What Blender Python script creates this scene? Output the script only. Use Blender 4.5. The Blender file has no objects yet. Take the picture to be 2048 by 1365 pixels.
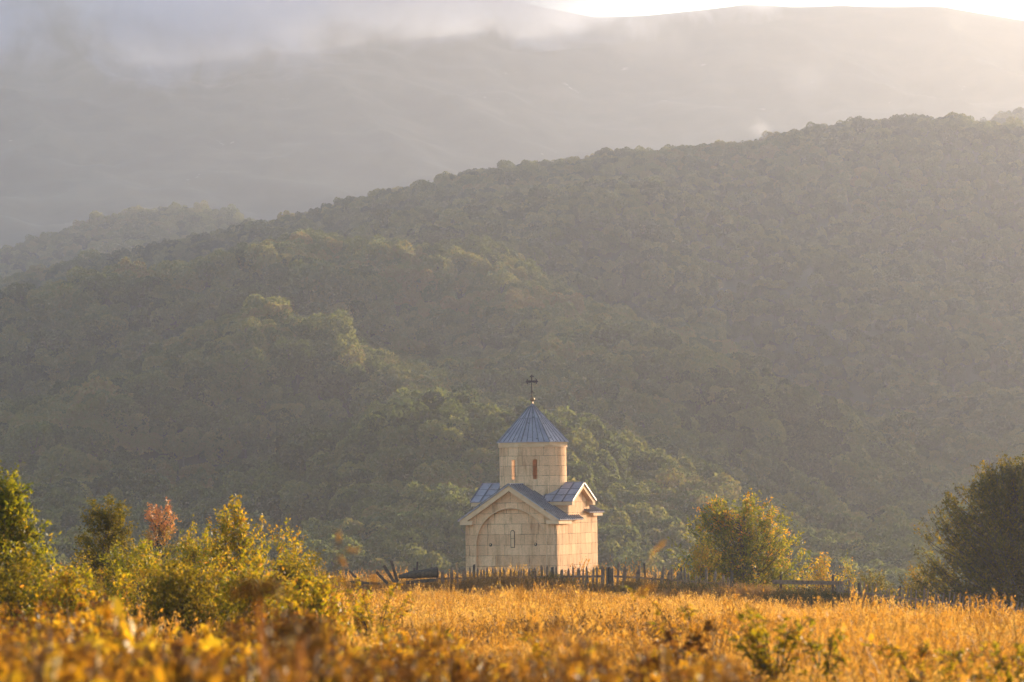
import bpy, bmesh, math, random
import numpy as np
from mathutils import Matrix, Vector

rng = np.random.default_rng(7)
random.seed(7)
S = bpy.context.scene
COL = S.collection
R = math.radians

# ------------------------------------------------------------------ camera
F = 2048 * 150 / 36.0
PITCH = math.atan(302.5 / F)
ROLL = R(-0.8)
CM = Matrix.Rotation(math.pi / 2 + PITCH, 3, 'X') @ Matrix.Rotation(ROLL, 3, 'Z')


def P(px, py, d):
    v = CM @ Vector(((px - 1024) / F, -(py - 682.5) / F, -1))
    return v * (d / v.y)


cam_d = bpy.data.cameras.new('camera')
cam = bpy.data.objects.new('camera', cam_d)
COL.objects.link(cam)
cam.matrix_world = CM.to_4x4()
cam_d.sensor_width = 36
cam_d.lens = 150
cam_d.clip_start = 0.5
cam_d.clip_end = 12000
cam_d.dof.use_dof = True
cam_d.dof.focus_distance = 225
cam_d.dof.aperture_fstop = 5.0
S.camera = cam

# ------------------------------------------------------------------ light
SUN_AZ, SUN_EL = 39.0, 8.0       # azimuth to the right of the view direction
sd = bpy.data.lights.new('sun', 'SUN')
sun = bpy.data.objects.new('sun', sd)
COL.objects.link(sun)
sd.energy = 3.3
sd.angle = R(0.53)
sd.color = (1.0, 0.79, 0.54)
sv = Vector((math.sin(R(SUN_AZ)) * math.cos(R(SUN_EL)), math.cos(R(SUN_AZ)) * math.cos(R(SUN_EL)), math.sin(R(SUN_EL))))
sun.rotation_euler = sv.to_track_quat('Z', 'Y').to_euler()

w = bpy.data.worlds.new('World')
S.world = w
w.use_nodes = True
nt = w.node_tree
nt.nodes.clear()
sky = nt.nodes.new('ShaderNodeTexSky')
sky.sky_type = 'NISHITA'
sky.sun_disc = False
sky.sun_elevation = R(SUN_EL)
sky.sun_rotation = R(SUN_AZ)
sky.altitude = 900
sky.air_density = 1.0
sky.dust_density = 2.0
sky.ozone_density = 1.5
bg = nt.nodes.new('ShaderNodeBackground')
bg.inputs['Strength'].default_value = 0.15
wo = nt.nodes.new('ShaderNodeOutputWorld')
nt.links.new(sky.outputs[0], bg.inputs[0])
nt.links.new(bg.outputs[0], wo.inputs[0])

S.view_settings.view_transform = 'Standard'
S.view_settings.look = 'None'
S.view_settings.exposure = 1.3
S.view_settings.gamma = 1
S.cycles.max_bounces = 6
S.cycles.diffuse_bounces = 3
S.cycles.glossy_bounces = 2
S.cycles.transmission_bounces = 4
S.cycles.transparent_max_bounces = 6
S.cycles.volume_bounces = 1
S.cycles.use_denoising = True
S.cycles.sample_clamp_indirect = 4

# ------------------------------------------------------------------ material helpers
def mat_new(name):
    m = bpy.data.materials.new(name)
    m.use_nodes = True
    m.node_tree.nodes.clear()
    return m, m.node_tree


def N(t, kind, **kw):
    n = t.nodes.new(kind)
    for k, v in kw.items():
        setattr(n, k, v)
    return n


def ramp(t, stops, fac=None):
    n = t.nodes.new('ShaderNodeValToRGB')
    e = n.color_ramp.elements
    while len(e) < len(stops):
        e.new(0.5)
    for i, (p, c) in enumerate(stops):
        e[i].position = p
        e[i].color = (*c, 1)
    if fac is not None:
        t.links.new(fac, n.inputs[0])
    return n


def leaf_mat(name, stops, tstops, trans=0.5, rough=0.45, attr='hue', objrand=False, spec=0.5, patch=0):
    m, t = mat_new(name)
    if objrand:
        a = N(t, 'ShaderNodeObjectInfo').outputs['Random']
        b = N(t, 'ShaderNodeAttribute', attribute_name='hue').outputs['Fac']
        mx = N(t, 'ShaderNodeMix', data_type='FLOAT')
        mx.inputs[0].default_value = 0.3
        t.links.new(a, mx.inputs[2]); t.links.new(b, mx.inputs[3])
        f = mx.outputs[0]
    else:
        f = N(t, 'ShaderNodeAttribute', attribute_name=attr).outputs['Fac']
    if patch:
        oi = N(t, 'ShaderNodeObjectInfo')
        no = N(t, 'ShaderNodeTexNoise'); no.inputs['Scale'].default_value = patch; no.inputs['Detail'].default_value = 4
        t.links.new(oi.outputs['Location'], no.inputs['Vector'])
        ma = N(t, 'ShaderNodeMath', operation='MULTIPLY_ADD'); ma.inputs[1].default_value = 3.5 if not objrand else 1.3; ma.inputs[2].default_value = -1.85 if not objrand else -.68
        t.links.new(no.outputs['Fac'], ma.inputs[0])
        mb_ = N(t, 'ShaderNodeMath', operation='ADD', use_clamp=True)
        t.links.new(ma.outputs[0], mb_.inputs[0]); t.links.new(f, mb_.inputs[1])
        f = mb_.outputs[0]
    r1 = ramp(t, stops, f)
    r2 = ramp(t, tstops, f)
    p = N(t, 'ShaderNodeBsdfPrincipled')
    p.inputs['Roughness'].default_value = rough
    p.inputs['Specular IOR Level'].default_value = spec
    t.links.new(r1.outputs[0], p.inputs['Base Color'])
    tr = N(t, 'ShaderNodeBsdfTranslucent')
    t.links.new(r2.outputs[0], tr.inputs[0])
    mix = N(t, 'ShaderNodeMixShader')
    mix.inputs[0].default_value = trans
    t.links.new(p.outputs[0], mix.inputs[1]); t.links.new(tr.outputs[0], mix.inputs[2])
    o = N(t, 'ShaderNodeOutputMaterial')
    t.links.new(mix.outputs[0], o.inputs[0])
    return m


def simple_mat(name, c1, c2, scale=5, rough=0.8, metal=0.0, bump=0.2, detail=6):
    m, t = mat_new(name)
    tc = N(t, 'ShaderNodeTexCoord')
    no = N(t, 'ShaderNodeTexNoise')
    no.inputs['Scale'].default_value = scale
    no.inputs['Detail'].default_value = detail
    t.links.new(tc.outputs['Object'], no.inputs['Vector'])
    r = ramp(t, [(0.3, c1), (0.7, c2)], no.outputs['Fac'])
    p = N(t, 'ShaderNodeBsdfPrincipled')
    p.inputs['Roughness'].default_value = rough
    p.inputs['Metallic'].default_value = metal
    t.links.new(r.outputs[0], p.inputs['Base Color'])
    b = N(t, 'ShaderNodeBump')
    b.inputs['Strength'].default_value = bump
    b.inputs['Distance'].default_value = 0.02
    t.links.new(no.outputs['Fac'], b.inputs['Height'])
    t.links.new(b.outputs[0], p.inputs['Normal'])
    o = N(t, 'ShaderNodeOutputMaterial')
    t.links.new(p.outputs[0], o.inputs[0])
    return m


# ------------------------------------------------------------------ mesh helpers
def tag(o, label=None, cat=None, group=None, kind=None):
    if label: o['label'] = label
    if cat: o['category'] = cat
    if group: o['group'] = group
    if kind: o['kind'] = kind
    return o


def empty(name, loc, label, cat, rz=0.0, group=None):
    o = bpy.data.objects.new(name, None)
    COL.objects.link(o)
    o.location = loc
    o.rotation_euler = (0, 0, rz)
    o.empty_display_size = 0.2
    return tag(o, label, cat, group)


def np_mesh(name, V, Fq, mat, parent=None, hue=None, link=True, mats=None, midx=None, smooth=False):
    """V (n,3); Fq (m,k) array of equal-size polygons or list of lists"""
    me = bpy.data.meshes.new(name)
    if isinstance(Fq, np.ndarray):
        m, k = Fq.shape
        me.vertices.add(len(V)); me.vertices.foreach_set('co', np.asarray(V, np.float32).ravel())
        me.loops.add(m * k); me.loops.foreach_set('vertex_index', Fq.astype(np.int32).ravel())
        me.polygons.add(m); me.polygons.foreach_set('loop_start', np.arange(0, m * k, k, dtype=np.int32))
        me.update(calc_edges=True)
    else:
        me.from_pydata([tuple(v) for v in V], [], [tuple(f) for f in Fq])
        me.update()
    if hue is not None:
        a = me.attributes.new('hue', 'FLOAT', 'FACE')
        a.data.foreach_set('value', np.asarray(hue, np.float32))
    for mm in (mats or [mat]):
        me.materials.append(mm)
    if midx is not None:
        me.polygons.foreach_set('material_index', np.asarray(midx, np.int32))
    if smooth:
        me.polygons.foreach_set('use_smooth', np.ones(len(me.polygons), bool))
    o = bpy.data.objects.new(name, me)
    if link:
        COL.objects.link(o)
    if parent is not None:
        o.parent = parent
    return o


class MB:
    def __init__(s): s.v = []; s.f = []

    def add(s, vs, fs):
        k = len(s.v); s.v += [tuple(v) for v in vs]; s.f += [[i + k for i in f] for f in fs]

    def box(s, x0, x1, y0, y1, z0, z1):
        s.add([(x0, y0, z0), (x1, y0, z0), (x1, y1, z0), (x0, y1, z0), (x0, y0, z1), (x1, y0, z1), (x1, y1, z1), (x0, y1, z1)],
              [(0, 3, 2, 1), (4, 5, 6, 7), (0, 1, 5, 4), (1, 2, 6, 5), (2, 3, 7, 6), (3, 0, 4, 7)])

    def prism(s, poly, vec):
        """poly: list of 3d points (planar), vec: extrusion vector"""
        n = len(poly); vec = Vector(vec)
        a = [Vector(p) for p in poly]; b = [p + vec for p in a]
        nrm = Vector((0, 0, 0))
        for i in range(n):
            nrm += a[i].cross(a[(i + 1) % n])
        if nrm.dot(vec) > 0:
            a.reverse(); b.reverse()
        s.add(a + b, [list(range(n)), list(range(2 * n - 1, n - 1, -1))] + [[i, i + n, (i + 1) % n + n, (i + 1) % n] for i in range(n)])

    def build(s, name, mat, parent=None, smooth=False, link=True):
        o = np_mesh(name, s.v, s.f, mat, parent, smooth=smooth, link=link)
        return o


def tube_arrays(paths, sides=5):
    """paths: list of (pts (n,3), radii (n,)) -> V, Fq"""
    Vs, Fs, off = [], [], 0
    ang = np.linspace(0, 2 * np.pi, sides, endpoint=False)
    for pts, rad in paths:
        pts = np.asarray(pts, float); n = len(pts)
        tan = np.gradient(pts, axis=0)
        tan /= np.linalg.norm(tan, axis=1, keepdims=True) + 1e-9
        ref = np.array([0.31, 0.87, 0.12]) if abs(tan[0, 2]) > 0.7 else np.array([0, 0, 1.0])
        u = np.cross(tan, ref); u /= np.linalg.norm(u, axis=1, keepdims=True) + 1e-9
        v = np.cross(tan, u)
        ring = pts[:, None] + (u[:, None] * np.cos(ang)[None, :, None] + v[:, None] * np.sin(ang)[None, :, None]) * np.asarray(rad)[:, None, None]
        Vs.append(ring.reshape(-1, 3))
        i = np.arange(n - 1)[:, None]; j = np.arange(sides)[None]
        a = off + i * sides + j; b = off + i * sides + (j + 1) % sides
        Fs.append(np.stack([a, b, b + sides, a + sides], -1).reshape(-1, 4))
        off += n * sides
    return np.concatenate(Vs), np.concatenate(Fs)


def leaves_arrays(C, A, L, W, fold=0.15, rg=rng):
    """diamond leaves: centre C, axis A (unit), length L, width W"""
    n = len(C)
    r = rg.normal(size=(n, 3))
    B = np.cross(A, r); B /= np.linalg.norm(B, axis=1, keepdims=True) + 1e-9
    Nn = np.cross(A, B)
    L = np.broadcast_to(L, (n,))[:, None]; W = np.broadcast_to(W, (n,))[:, None]
    f = Nn * W * fold
    V = np.stack([C - A * L * .5, C + B * W * .5 - A * L * .08 + f, C + A * L * .5, C - B * W * .5 - A * L * .08 + f], 1).reshape(-1, 3)
    Fq = np.arange(n * 4).reshape(n, 4)
    return V, Fq


def unit(v):
    return v / (np.linalg.norm(v, axis=-1, keepdims=True) + 1e-9)


def sstep(a, b, x):
    t = np.clip((x - a) / (b - a), 0, 1)
    return t * t * (3 - 2 * t)


# value noise (vectorised)
_perm = np.random.default_rng(3).random((256, 256))


def vnoise(x, y):
    xi = np.floor(x).astype(int); yi = np.floor(y).astype(int)
    fx = x - xi; fy = y - yi
    fx = fx * fx * (3 - 2 * fx); fy = fy * fy * (3 - 2 * fy)
    g = lambda a, b: _perm[a & 255, b & 255]
    return (g(xi, yi) * (1 - fx) * (1 - fy) + g(xi + 1, yi) * fx * (1 - fy) + g(xi, yi + 1) * (1 - fx) * fy + g(xi + 1, yi + 1) * fx * fy) * 2 - 1


def fbm(x, y, o=4):
    s = 0; a = 1; t = 0
    for k in range(o):
        s = s + a * vnoise(x * 2 ** k + 17 * k, y * 2 ** k + 5 * k); t += a; a *= .5
    return s / t


# ------------------------------------------------------------------ ground
def G(x, y):
    x = np.asarray(x, float); y = np.asarray(y, float)
    h = np.maximum(1.5, 1.5 + .0175 * y)
    dip = .08 * np.clip(x - 4, 0, 40) * sstep(20, 150, y)
    far = sstep(246, 520, y) * 26
    bump = .12 * fbm(x * .08, y * .05, 3) + .03 * fbm(x * .5, y * .5, 2)
    return -(h + dip + far) + bump * sstep(5, 30, y)


def grid_mesh(name, xs, ys, zf, mat, kind='structure'):
    X, Y = np.meshgrid(xs, ys)
    Z = zf(X, Y)
    V = np.stack([X, Y, Z], -1).reshape(-1, 3)
    ny, nx = X.shape
    i = np.arange(ny - 1)[:, None]; j = np.arange(nx - 1)[None]
    a = i * nx + j
    Fq = np.stack([a, a + 1, a + nx + 1, a + nx], -1).reshape(-1, 4)
    o = np_mesh(name, V, Fq, mat, smooth=True)
    tag(o, kind=kind)
    return o


def fan_mesh(name, us, ds, hf, mat, kind='structure'):
    """terrain laid out on rays: u = x/y, d = y"""
    U, D = np.meshgrid(us, ds)
    Z = hf(U, D)
    V = np.stack([U * D, D, Z], -1).reshape(-1, 3)
    ny, nx = U.shape
    i = np.arange(ny - 1)[:, None]; j = np.arange(nx - 1)[None]
    a = i * nx + j
    Fq = np.stack([a, a + 1, a + nx + 1, a + nx], -1).reshape(-1, 4)
    return tag(np_mesh(name, V, Fq, mat, smooth=True), kind=kind)


m_ground = simple_mat('dry_turf', (.10, .065, .022), (.20, .13, .045), scale=1.2, rough=1, bump=.5)
m_floor = simple_mat('forest_floor', (.03, .035, .015), (.05, .045, .022), scale=.3, rough=1)
xs = np.concatenate([np.linspace(-740, -60, 30), np.linspace(-58, 58, 150), np.linspace(60, 740, 30)])
ys = np.concatenate([np.linspace(-100, 0, 12), np.linspace(2, 260, 260), np.linspace(265, 600, 60), np.linspace(640, 3400, 24)])
grid_mesh('ground', xs, ys, G, m_ground)

# picture-profile knots, plus an added ridge beyond the right edge, -> heights at real distances
KX = np.array([-700, -300, 0, 100, 200, 300, 400, 500, 600, 700, 800, 900, 1000, 1100, 1200, 1300, 1400, 1500, 1600, 1700, 1800, 1900, 2048, 2350, 2750, 3200, 4200, 6200.])


def prof(xp, yp):
    return np.interp(KX, xp, yp)


def u2px(u, ):
    return 1024 + u * F


def elev(px, py):
    # tangent of elevation for an image point (roll and pitch corrected, small angle)
    return (985 - (px - 1024) * math.tan(R(.8)) - py) / F


LAY = [
    (520, prof([-700, 2750], [1155, 1155])),
    (640, prof([-700, 0, 400, 520, 600, 700, 820, 950, 1100, 1250, 1400, 1500, 1600, 2750], [1130, 1115, 1080, 1010, 960, 905, 868, 885, 905, 945, 1010, 1070, 1100, 1100])),
    (690, prof([-700, 0, 400, 600, 820, 1100, 1400, 1600, 2750], [1120, 1105, 1075, 965, 885, 915, 1010, 1090, 1090])),
    (800, prof([-700, 0, 200, 400, 600, 800, 1000, 1140, 1300, 1450, 1600, 1800, 2048, 2750], [860, 850, 825, 805, 800, 815, 775, 765, 800, 870, 940, 1020, 1050, 1050])),
    (850, prof([-700, 0, 400, 800, 1140, 1450, 1800, 2750], [855, 845, 803, 812, 772, 870, 1015, 1040])),
    (960, prof([-700, 0, 300, 500, 700, 850, 960, 1060, 1200, 1400, 1600, 1800, 2048, 2750], [730, 705, 650, 610, 590, 578, 602, 630, 668, 735, 800, 855, 880, 860])),
    (1010, prof([-700, 0, 300, 500, 700, 850, 960, 1060, 1200, 1400, 1600, 1800, 2048, 2750], [728, 703, 652, 614, 596, 588, 612, 636, 668, 725, 780, 820, 820, 800])),
    (1130, prof([-700, 0, 150, 300, 450, 600, 700, 850, 1024, 1200, 1400, 1600, 1800, 2048, 2750], [680, 650, 625, 600, 560, 505, 478, 440, 404, 395, 420, 480, 560, 620, 560])),
    (1170, prof([-700, 0, 150, 300, 450, 600, 700, 850, 1024, 1200, 1400, 1600, 1800, 2048, 2750], [676, 646, 620, 598, 560, 507, 482, 446, 412, 395, 405, 450, 510, 560, 500])),
    (1300, prof([-700, 0, 65, 150, 260, 325, 380, 450, 500, 590, 655, 690, 800, 925, 1024, 1090, 1180, 1320, 1405, 1430, 1490, 1560, 1600, 1700, 1780, 1900, 2000, 2048, 2350, 2750, 3200, 4200, 6200],
                [590, 560, 546, 524, 502, 482, 472, 459, 447, 432, 417, 404, 374, 347, 330, 324, 310, 302, 292, 300, 282, 274, 264, 250, 245, 237, 246, 252, 215, 185, 175, 115, 100])),  # out-of-view right end added and raised to shade the near slope
    (1420, prof([-700, 0, 500, 1024, 1600, 2048, 2750], [700, 660, 540, 440, 380, 360, 350])),
]
LD = np.array([l[0] for l in LAY]); LY = np.stack([l[1] + (24 if l[0] in (690, 850, 1010, 1170) else 0) for l in LAY])  # (layers, K)
TREE_H = 4.8


def layer_h(U, D, LD, LY, drop):
    px = u2px(U)
    sh = np.broadcast(U, D).shape
    px = np.broadcast_to(px, sh); D = np.broadcast_to(D, sh)
    yl = np.stack([np.interp(px.ravel(), KX, LY[k]).reshape(sh) for k in range(len(LD))])
    k = np.clip(np.searchsorted(LD, D, side='right') - 1, 0, len(LD) - 2)
    t = np.clip((D - LD[k]) / (LD[k + 1] - LD[k]), 0, 1)
    t2 = t * t * (3 - 2 * t) * .6 + t * .4
    y0 = np.take_along_axis(yl, k[None], 0)[0]; y1 = np.take_along_axis(yl, (k + 1)[None], 0)[0]
    py = y0 * (1 - t2) + y1 * t2
    return elev(px, py) * D - drop


def hill_h(U, D):
    X = U * D
    z = layer_h(U, D, LD, LY, TREE_H * (1 - .25 * sstep(900, 1300, D)))
    rid = 1 - 2.4 * np.abs(fbm(X * .0085 + (D - 900) * .0035 * np.tanh(X / 120.) + 1.7, D * .0052 + 3, 3))
    n = 30.0 * (rid - .3) * sstep(580, 700, D) * (1 - .97 * sstep(1000, 1190, D)) + 4 * fbm(X * .03, D * .02, 2) * (1 - .8 * sstep(1150, 1270, D))
    return z + n * .75


us = (np.concatenate([np.linspace(-650, 2700, 240), np.linspace(2740, 5650, 60)]) - 1024) / F
fan_mesh('hill', us, np.concatenate([np.linspace(500, 1420, 150)]), hill_h, m_floor)

us = (np.linspace(-650, 2700, 240) - 1024) / F
# farther wooded hill on the left and right
BK = prof([-700, -300, 0, 90, 150, 240, 300, 420, 460, 520, 640, 800, 1400, 1800, 1940, 1990, 2048, 2350, 2750],
          [545, 525, 502, 480, 458, 430, 425, 417, 432, 452, 500, 540, 420, 330, 252, 232, 222, 205, 200])
BD = np.array([1480, 1750, 1880]); BY = np.stack([BK * 0 + 760, BK, BK + 110])


def hillb_h(U, D):
    return layer_h(U, D, BD, BY, 3.6) + 3 * fbm(U * D * .02, D * .02 + 9, 3) * (1 - .5 * sstep(1650, 1740, D))


fan_mesh('hill', us, np.linspace(1480, 1880, 50), hillb_h, m_floor)

# far mountain
MK = prof([-700, 0, 400, 700, 900, 1024, 1100, 1165, 1185, 1290, 1370, 1450, 1520, 1570, 1620, 1700, 1800, 1900, 1960, 2010, 2048, 2350, 2750],
          [-90, -90, -90, -80, -50, 0, 14, 26, 34, 32, 24, 14, 5, 8, 16, 10, 12, 12, 17, 30, 38, 60, 90])
MD = np.array([1950, 2250, 2700, 3000, 3300]); MY = np.stack([MK * 0 + 760, MK * .15 + 470, MK * .55 + 210, MK, MK + 160])


def mtn_h(U, D):
    z = layer_h(U, D, MD, MY, 0)
    X = U * D
    ridge = 1 - np.abs(fbm(X * .006 + D * .0012, D * .0028 + 2, 4)) * 2
    return z + (20 * (ridge - .6) + 5 * fbm(X * .03, D * .02, 3)) * sstep(1950, 2150, D) * (1 - .93 * sstep(2780, 2990, D))


m_mtn, t = mat_new('mountain_meadow')
tc = N(t, 'ShaderNodeTexCoord')
n1 = N(t, 'ShaderNodeTexNoise'); n1.inputs['Scale'].default_value = .011; n1.inputs['Detail'].default_value = 8; n1.inputs['Roughness'].default_value = .62
n2 = N(t, 'ShaderNodeTexNoise'); n2.inputs['Scale'].default_value = .035; n2.inputs['Detail'].default_value = 9; n2.inputs['Roughness'].default_value = .7
t.links.new(tc.outputs['Object'], n1.inputs['Vector']); t.links.new(tc.outputs['Object'], n2.inputs['Vector'])
r1 = ramp(t, [(.38, (.03, .034, .022)), (.5, (.05, .05, .03)), (.62, (.085, .075, .045))], n1.outputs['Fac'])
r2 = ramp(t, [(.66, (0, 0, 0)), (.72, (1, 1, 1))], n2.outputs['Fac'])
mx = N(t, 'ShaderNodeMix', data_type='RGBA')
t.links.new(r2.outputs[0], mx.inputs[0]); t.links.new(r1.outputs[0], mx.inputs[6]); mx.inputs[7].default_value = (.34, .32, .3, 1)
p = N(t, 'ShaderNodeBsdfPrincipled'); p.inputs['Roughness'].default_value = 1
t.links.new(mx.outputs[2], p.inputs['Base Color'])
o_ = N(t, 'ShaderNodeOutputMaterial'); t.links.new(p.outputs[0], o_.inputs[0])
fan_mesh('mountain', us, np.linspace(1950, 3300, 190), mtn_h, m_mtn)

# ------------------------------------------------------------------ instancing for stuff (forest, grass, weeds)
def scatter(name, pts, kind_idx, rot, scl, protos, label, cat):
    me = bpy.data.meshes.new(name)
    n = len(pts)
    me.vertices.add(n); me.vertices.foreach_set('co', np.asarray(pts, np.float32).ravel())
    a = me.attributes.new('pick', 'INT', 'POINT'); a.data.foreach_set('value', np.asarray(kind_idx, np.int32))
    a = me.attributes.new('rot', 'FLOAT_VECTOR', 'POINT'); a.data.foreach_set('vector', np.asarray(rot, np.float32).ravel())
    a = me.attributes.new('scl', 'FLOAT_VECTOR', 'POINT'); a.data.foreach_set('vector', np.asarray(scl, np.float32).ravel())
    o = bpy.data.objects.new(name, me)
    COL.objects.link(o)
    g = bpy.data.node_groups.new(name + '_nodes', 'GeometryNodeTree')
    g.interface.new_socket('Geometry', in_out='INPUT', socket_type='NodeSocketGeometry')
    g.interface.new_socket('Geometry', in_out='OUTPUT', socket_type='NodeSocketGeometry')
    gi = g.nodes.new('NodeGroupInput'); go = g.nodes.new('NodeGroupOutput')
    iop = g.nodes.new('GeometryNodeInstanceOnPoints')
    j = g.nodes.new('GeometryNodeJoinGeometry')
    for p_ in protos:
        oi = g.nodes.new('GeometryNodeObjectInfo')
        oi.inputs['Object'].default_value = p_
        oi.inputs['As Instance'].default_value = True
        g.links.new(oi.outputs['Geometry'], j.inputs[0])
    def attr(nm, dt):
        q = g.nodes.new('GeometryNodeInputNamedAttribute'); q.data_type = dt; q.inputs['Name'].default_value = nm
        return [s for s in q.outputs if s.enabled and s.name == 'Attribute'][0]
    g.links.new(gi.outputs[0], iop.inputs['Points'])
    g.links.new(j.outputs[0], iop.inputs['Instance'])
    iop.inputs['Pick Instance'].default_value = True
    g.links.new(attr('pick', 'INT'), iop.inputs['Instance Index'])
    e2r = g.nodes.new('FunctionNodeEulerToRotation')
    g.links.new(attr('rot', 'FLOAT_VECTOR'), e2r.inputs[0])
    g.links.new(e2r.outputs[0], iop.inputs['Rotation'])
    g.links.new(attr('scl', 'FLOAT_VECTOR'), iop.inputs['Scale'])
    g.links.new(iop.outputs[0], go.inputs[0])
    md = o.modifiers.new('scatter', 'NODES'); md.node_group = g
    tag(o, label, cat, kind='stuff')
    return o


# ------------------------------------------------------------------ forest
m_forest = leaf_mat('forest_leaves',
                    [(0, (.009, .014, .005)), (.3, (.020, .030, .009)), (.65, (.044, .064, .016)), (.9, (.060, .068, .020)), (1, (.066, .050, .021))],
                    [(0, (.08, .11, .025)), (.5, (.24, .27, .055)), (.8, (.40, .36, .075)), (1, (.42, .30, .08))], trans=.45, rough=.8, objrand=True, spec=.05, patch=.013)  # broad patches mix species colour with painted shade of dark gullies
m_bark = simple_mat('bark', (.05, .038, .028), (.11, .085, .06), scale=14, rough=.9, bump=.6)


def crown_proto(seed, ry=1.0, n=2400, clump=.115):
    rg = np.random.default_rng(seed)
    # bumpy crown made of lobes, leaf clumps on each lobe's shell
    lob = []
    for k in range(15):
        th = rg.uniform(0, 2 * np.pi); zz = rg.uniform(-.35, .75)
        rr = math.sqrt(max(0, 1 - zz * zz)) * rg.uniform(.4, .75)
        lob.append((rr * math.cos(th), rr * math.sin(th), zz * ry * .62, rg.uniform(.20, .46)))
    lob.append((0, 0, .05, .5))
    lob = np.array(lob)
    C = []; Nrm = []
    while len(C) < n:
        l = lob[rg.integers(len(lob))]
        d = unit(rg.normal(size=3))
        p_ = l[:3] + d * l[3] * rg.uniform(.86, 1.06)
        if np.all(np.linalg.norm(lob[:, :3] - p_, axis=1) > lob[:, 3] * .8):
            C.append(p_); Nrm.append(d)
    C = np.array(C); Nrm = np.array(Nrm)
    A = unit(np.cross(Nrm, rg.normal(size=C.shape)) + Nrm * rg.normal(0, .5, (n, 1)) + np.array([0, 0, -.2]))
    V, Fq = leaves_arrays(C, A, clump * rg.uniform(.6, 1.5, n), clump * rg.uniform(.6, 1.2, n), rg=rg)
    hue = rg.random(n)
    # trunk and inner mass of small twigs
    tv, tf = tube_arrays([(np.array([[0, 0, -1.35], [.02, .01, -.6], [0, 0, .2]]), [.07, .05, .03])] +
                         [(np.array([[0, 0, -.5], l[:3] * .6, l[:3]]), [.035, .02, .01]) for l in lob[:6]], 4)
    V2 = np.concatenate([V, tv]); F2 = np.concatenate([Fq, tf + len(V)])
    h2 = np.concatenate([hue, np.zeros(len(tf))])
    mi = np.concatenate([np.zeros(n), np.ones(len(tf))])
    return np_mesh('forest_tree_shape', V2, F2, None, hue=h2, link=False, mats=[m_forest, m_bark], midx=mi)


protos = [crown_proto(20 + k, ry=[1.0, 1.25, .85, 1.5, 1.1, .95][k]) for k in range(6)]


def forest_points(d0, d1, hf, sp, rg, smin, smax):
    out = []
    d = d0
    pts = []
    while d < d1:
        x0 = (-330 - 1024) / F * d; x1 = (2380 - 1024) / F * d
        n = int((x1 - x0) / sp)
        x = x0 + (np.arange(n) + rg.uniform(0, 1, n)) * sp
        y = d + rg.uniform(-.5, .5, n) * sp
        pts.append(np.stack([x, y], 1))
        d += sp * .92
    pts = np.concatenate(pts)
    x, y = pts.T
    z = hf(x / y, y)
    big = fbm(x * .03 + 7, y * .03, 2)
    s = rg.uniform(smin, smax, len(x)) * (1 + .3 * big) * np.where(rg.random(len(x)) < .08, 1.35, 1)
    return x, y, z, s


rg = np.random.default_rng(11)
x, y, z, s = forest_points(530, 1335, hill_h, 3.9, rg, 2.2, 3.9)
# a bare clearing low on the left slope
pxx = u2px(x / y)
clear = (pxx > 500) & (pxx < 690) & (y > 560) & (y < 600)
keep = ~clear
x, y, z, s = x[keep], y[keep], z[keep], s[keep]
s = s * (1.12 - .45 * sstep(600, 1300, y))
xb, yb, zb, sb = forest_points(1560, 1800, hillb_h, 5.0, rg, 2.4, 3.6)
x = np.concatenate([x, xb]); y = np.concatenate([y, yb]); z = np.concatenate([z, zb]); s = np.concatenate([s, sb])
n = len(x)
print('forest trees', n)
rot = np.stack([rg.normal(0, .08, n), rg.normal(0, .08, n), rg.uniform(0, 6.28, n)], 1)
scl = np.stack([s, s, s * rg.uniform(.85, 1.15, n)], 1)
scatter('forest', np.stack([x, y, z + s * .95], 1), rg.integers(0, 6, n), rot, scl, protos,
        'dense green and brownish broadleaf forest covering the hazy hills behind the church', 'forest')

# ------------------------------------------------------------------ haze
hb = MB(); hb.box(-765, 860, -140, 3450, -70, 430)
m_haze, t = mat_new('haze_air')
pv = N(t, 'ShaderNodeVolumePrincipled')
pv.inputs['Color'].default_value = (.87, .885, 1.0, 1)
pv.inputs['Density'].default_value = .00018
pv.inputs['Anisotropy'].default_value = .76
o_ = N(t, 'ShaderNodeOutputMaterial'); t.links.new(pv.outputs[0], o_.inputs['Volume'])
tag(hb.build('haze', m_haze), 'pale sunlit evening haze filling the valley', 'haze', kind='stuff')

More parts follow.
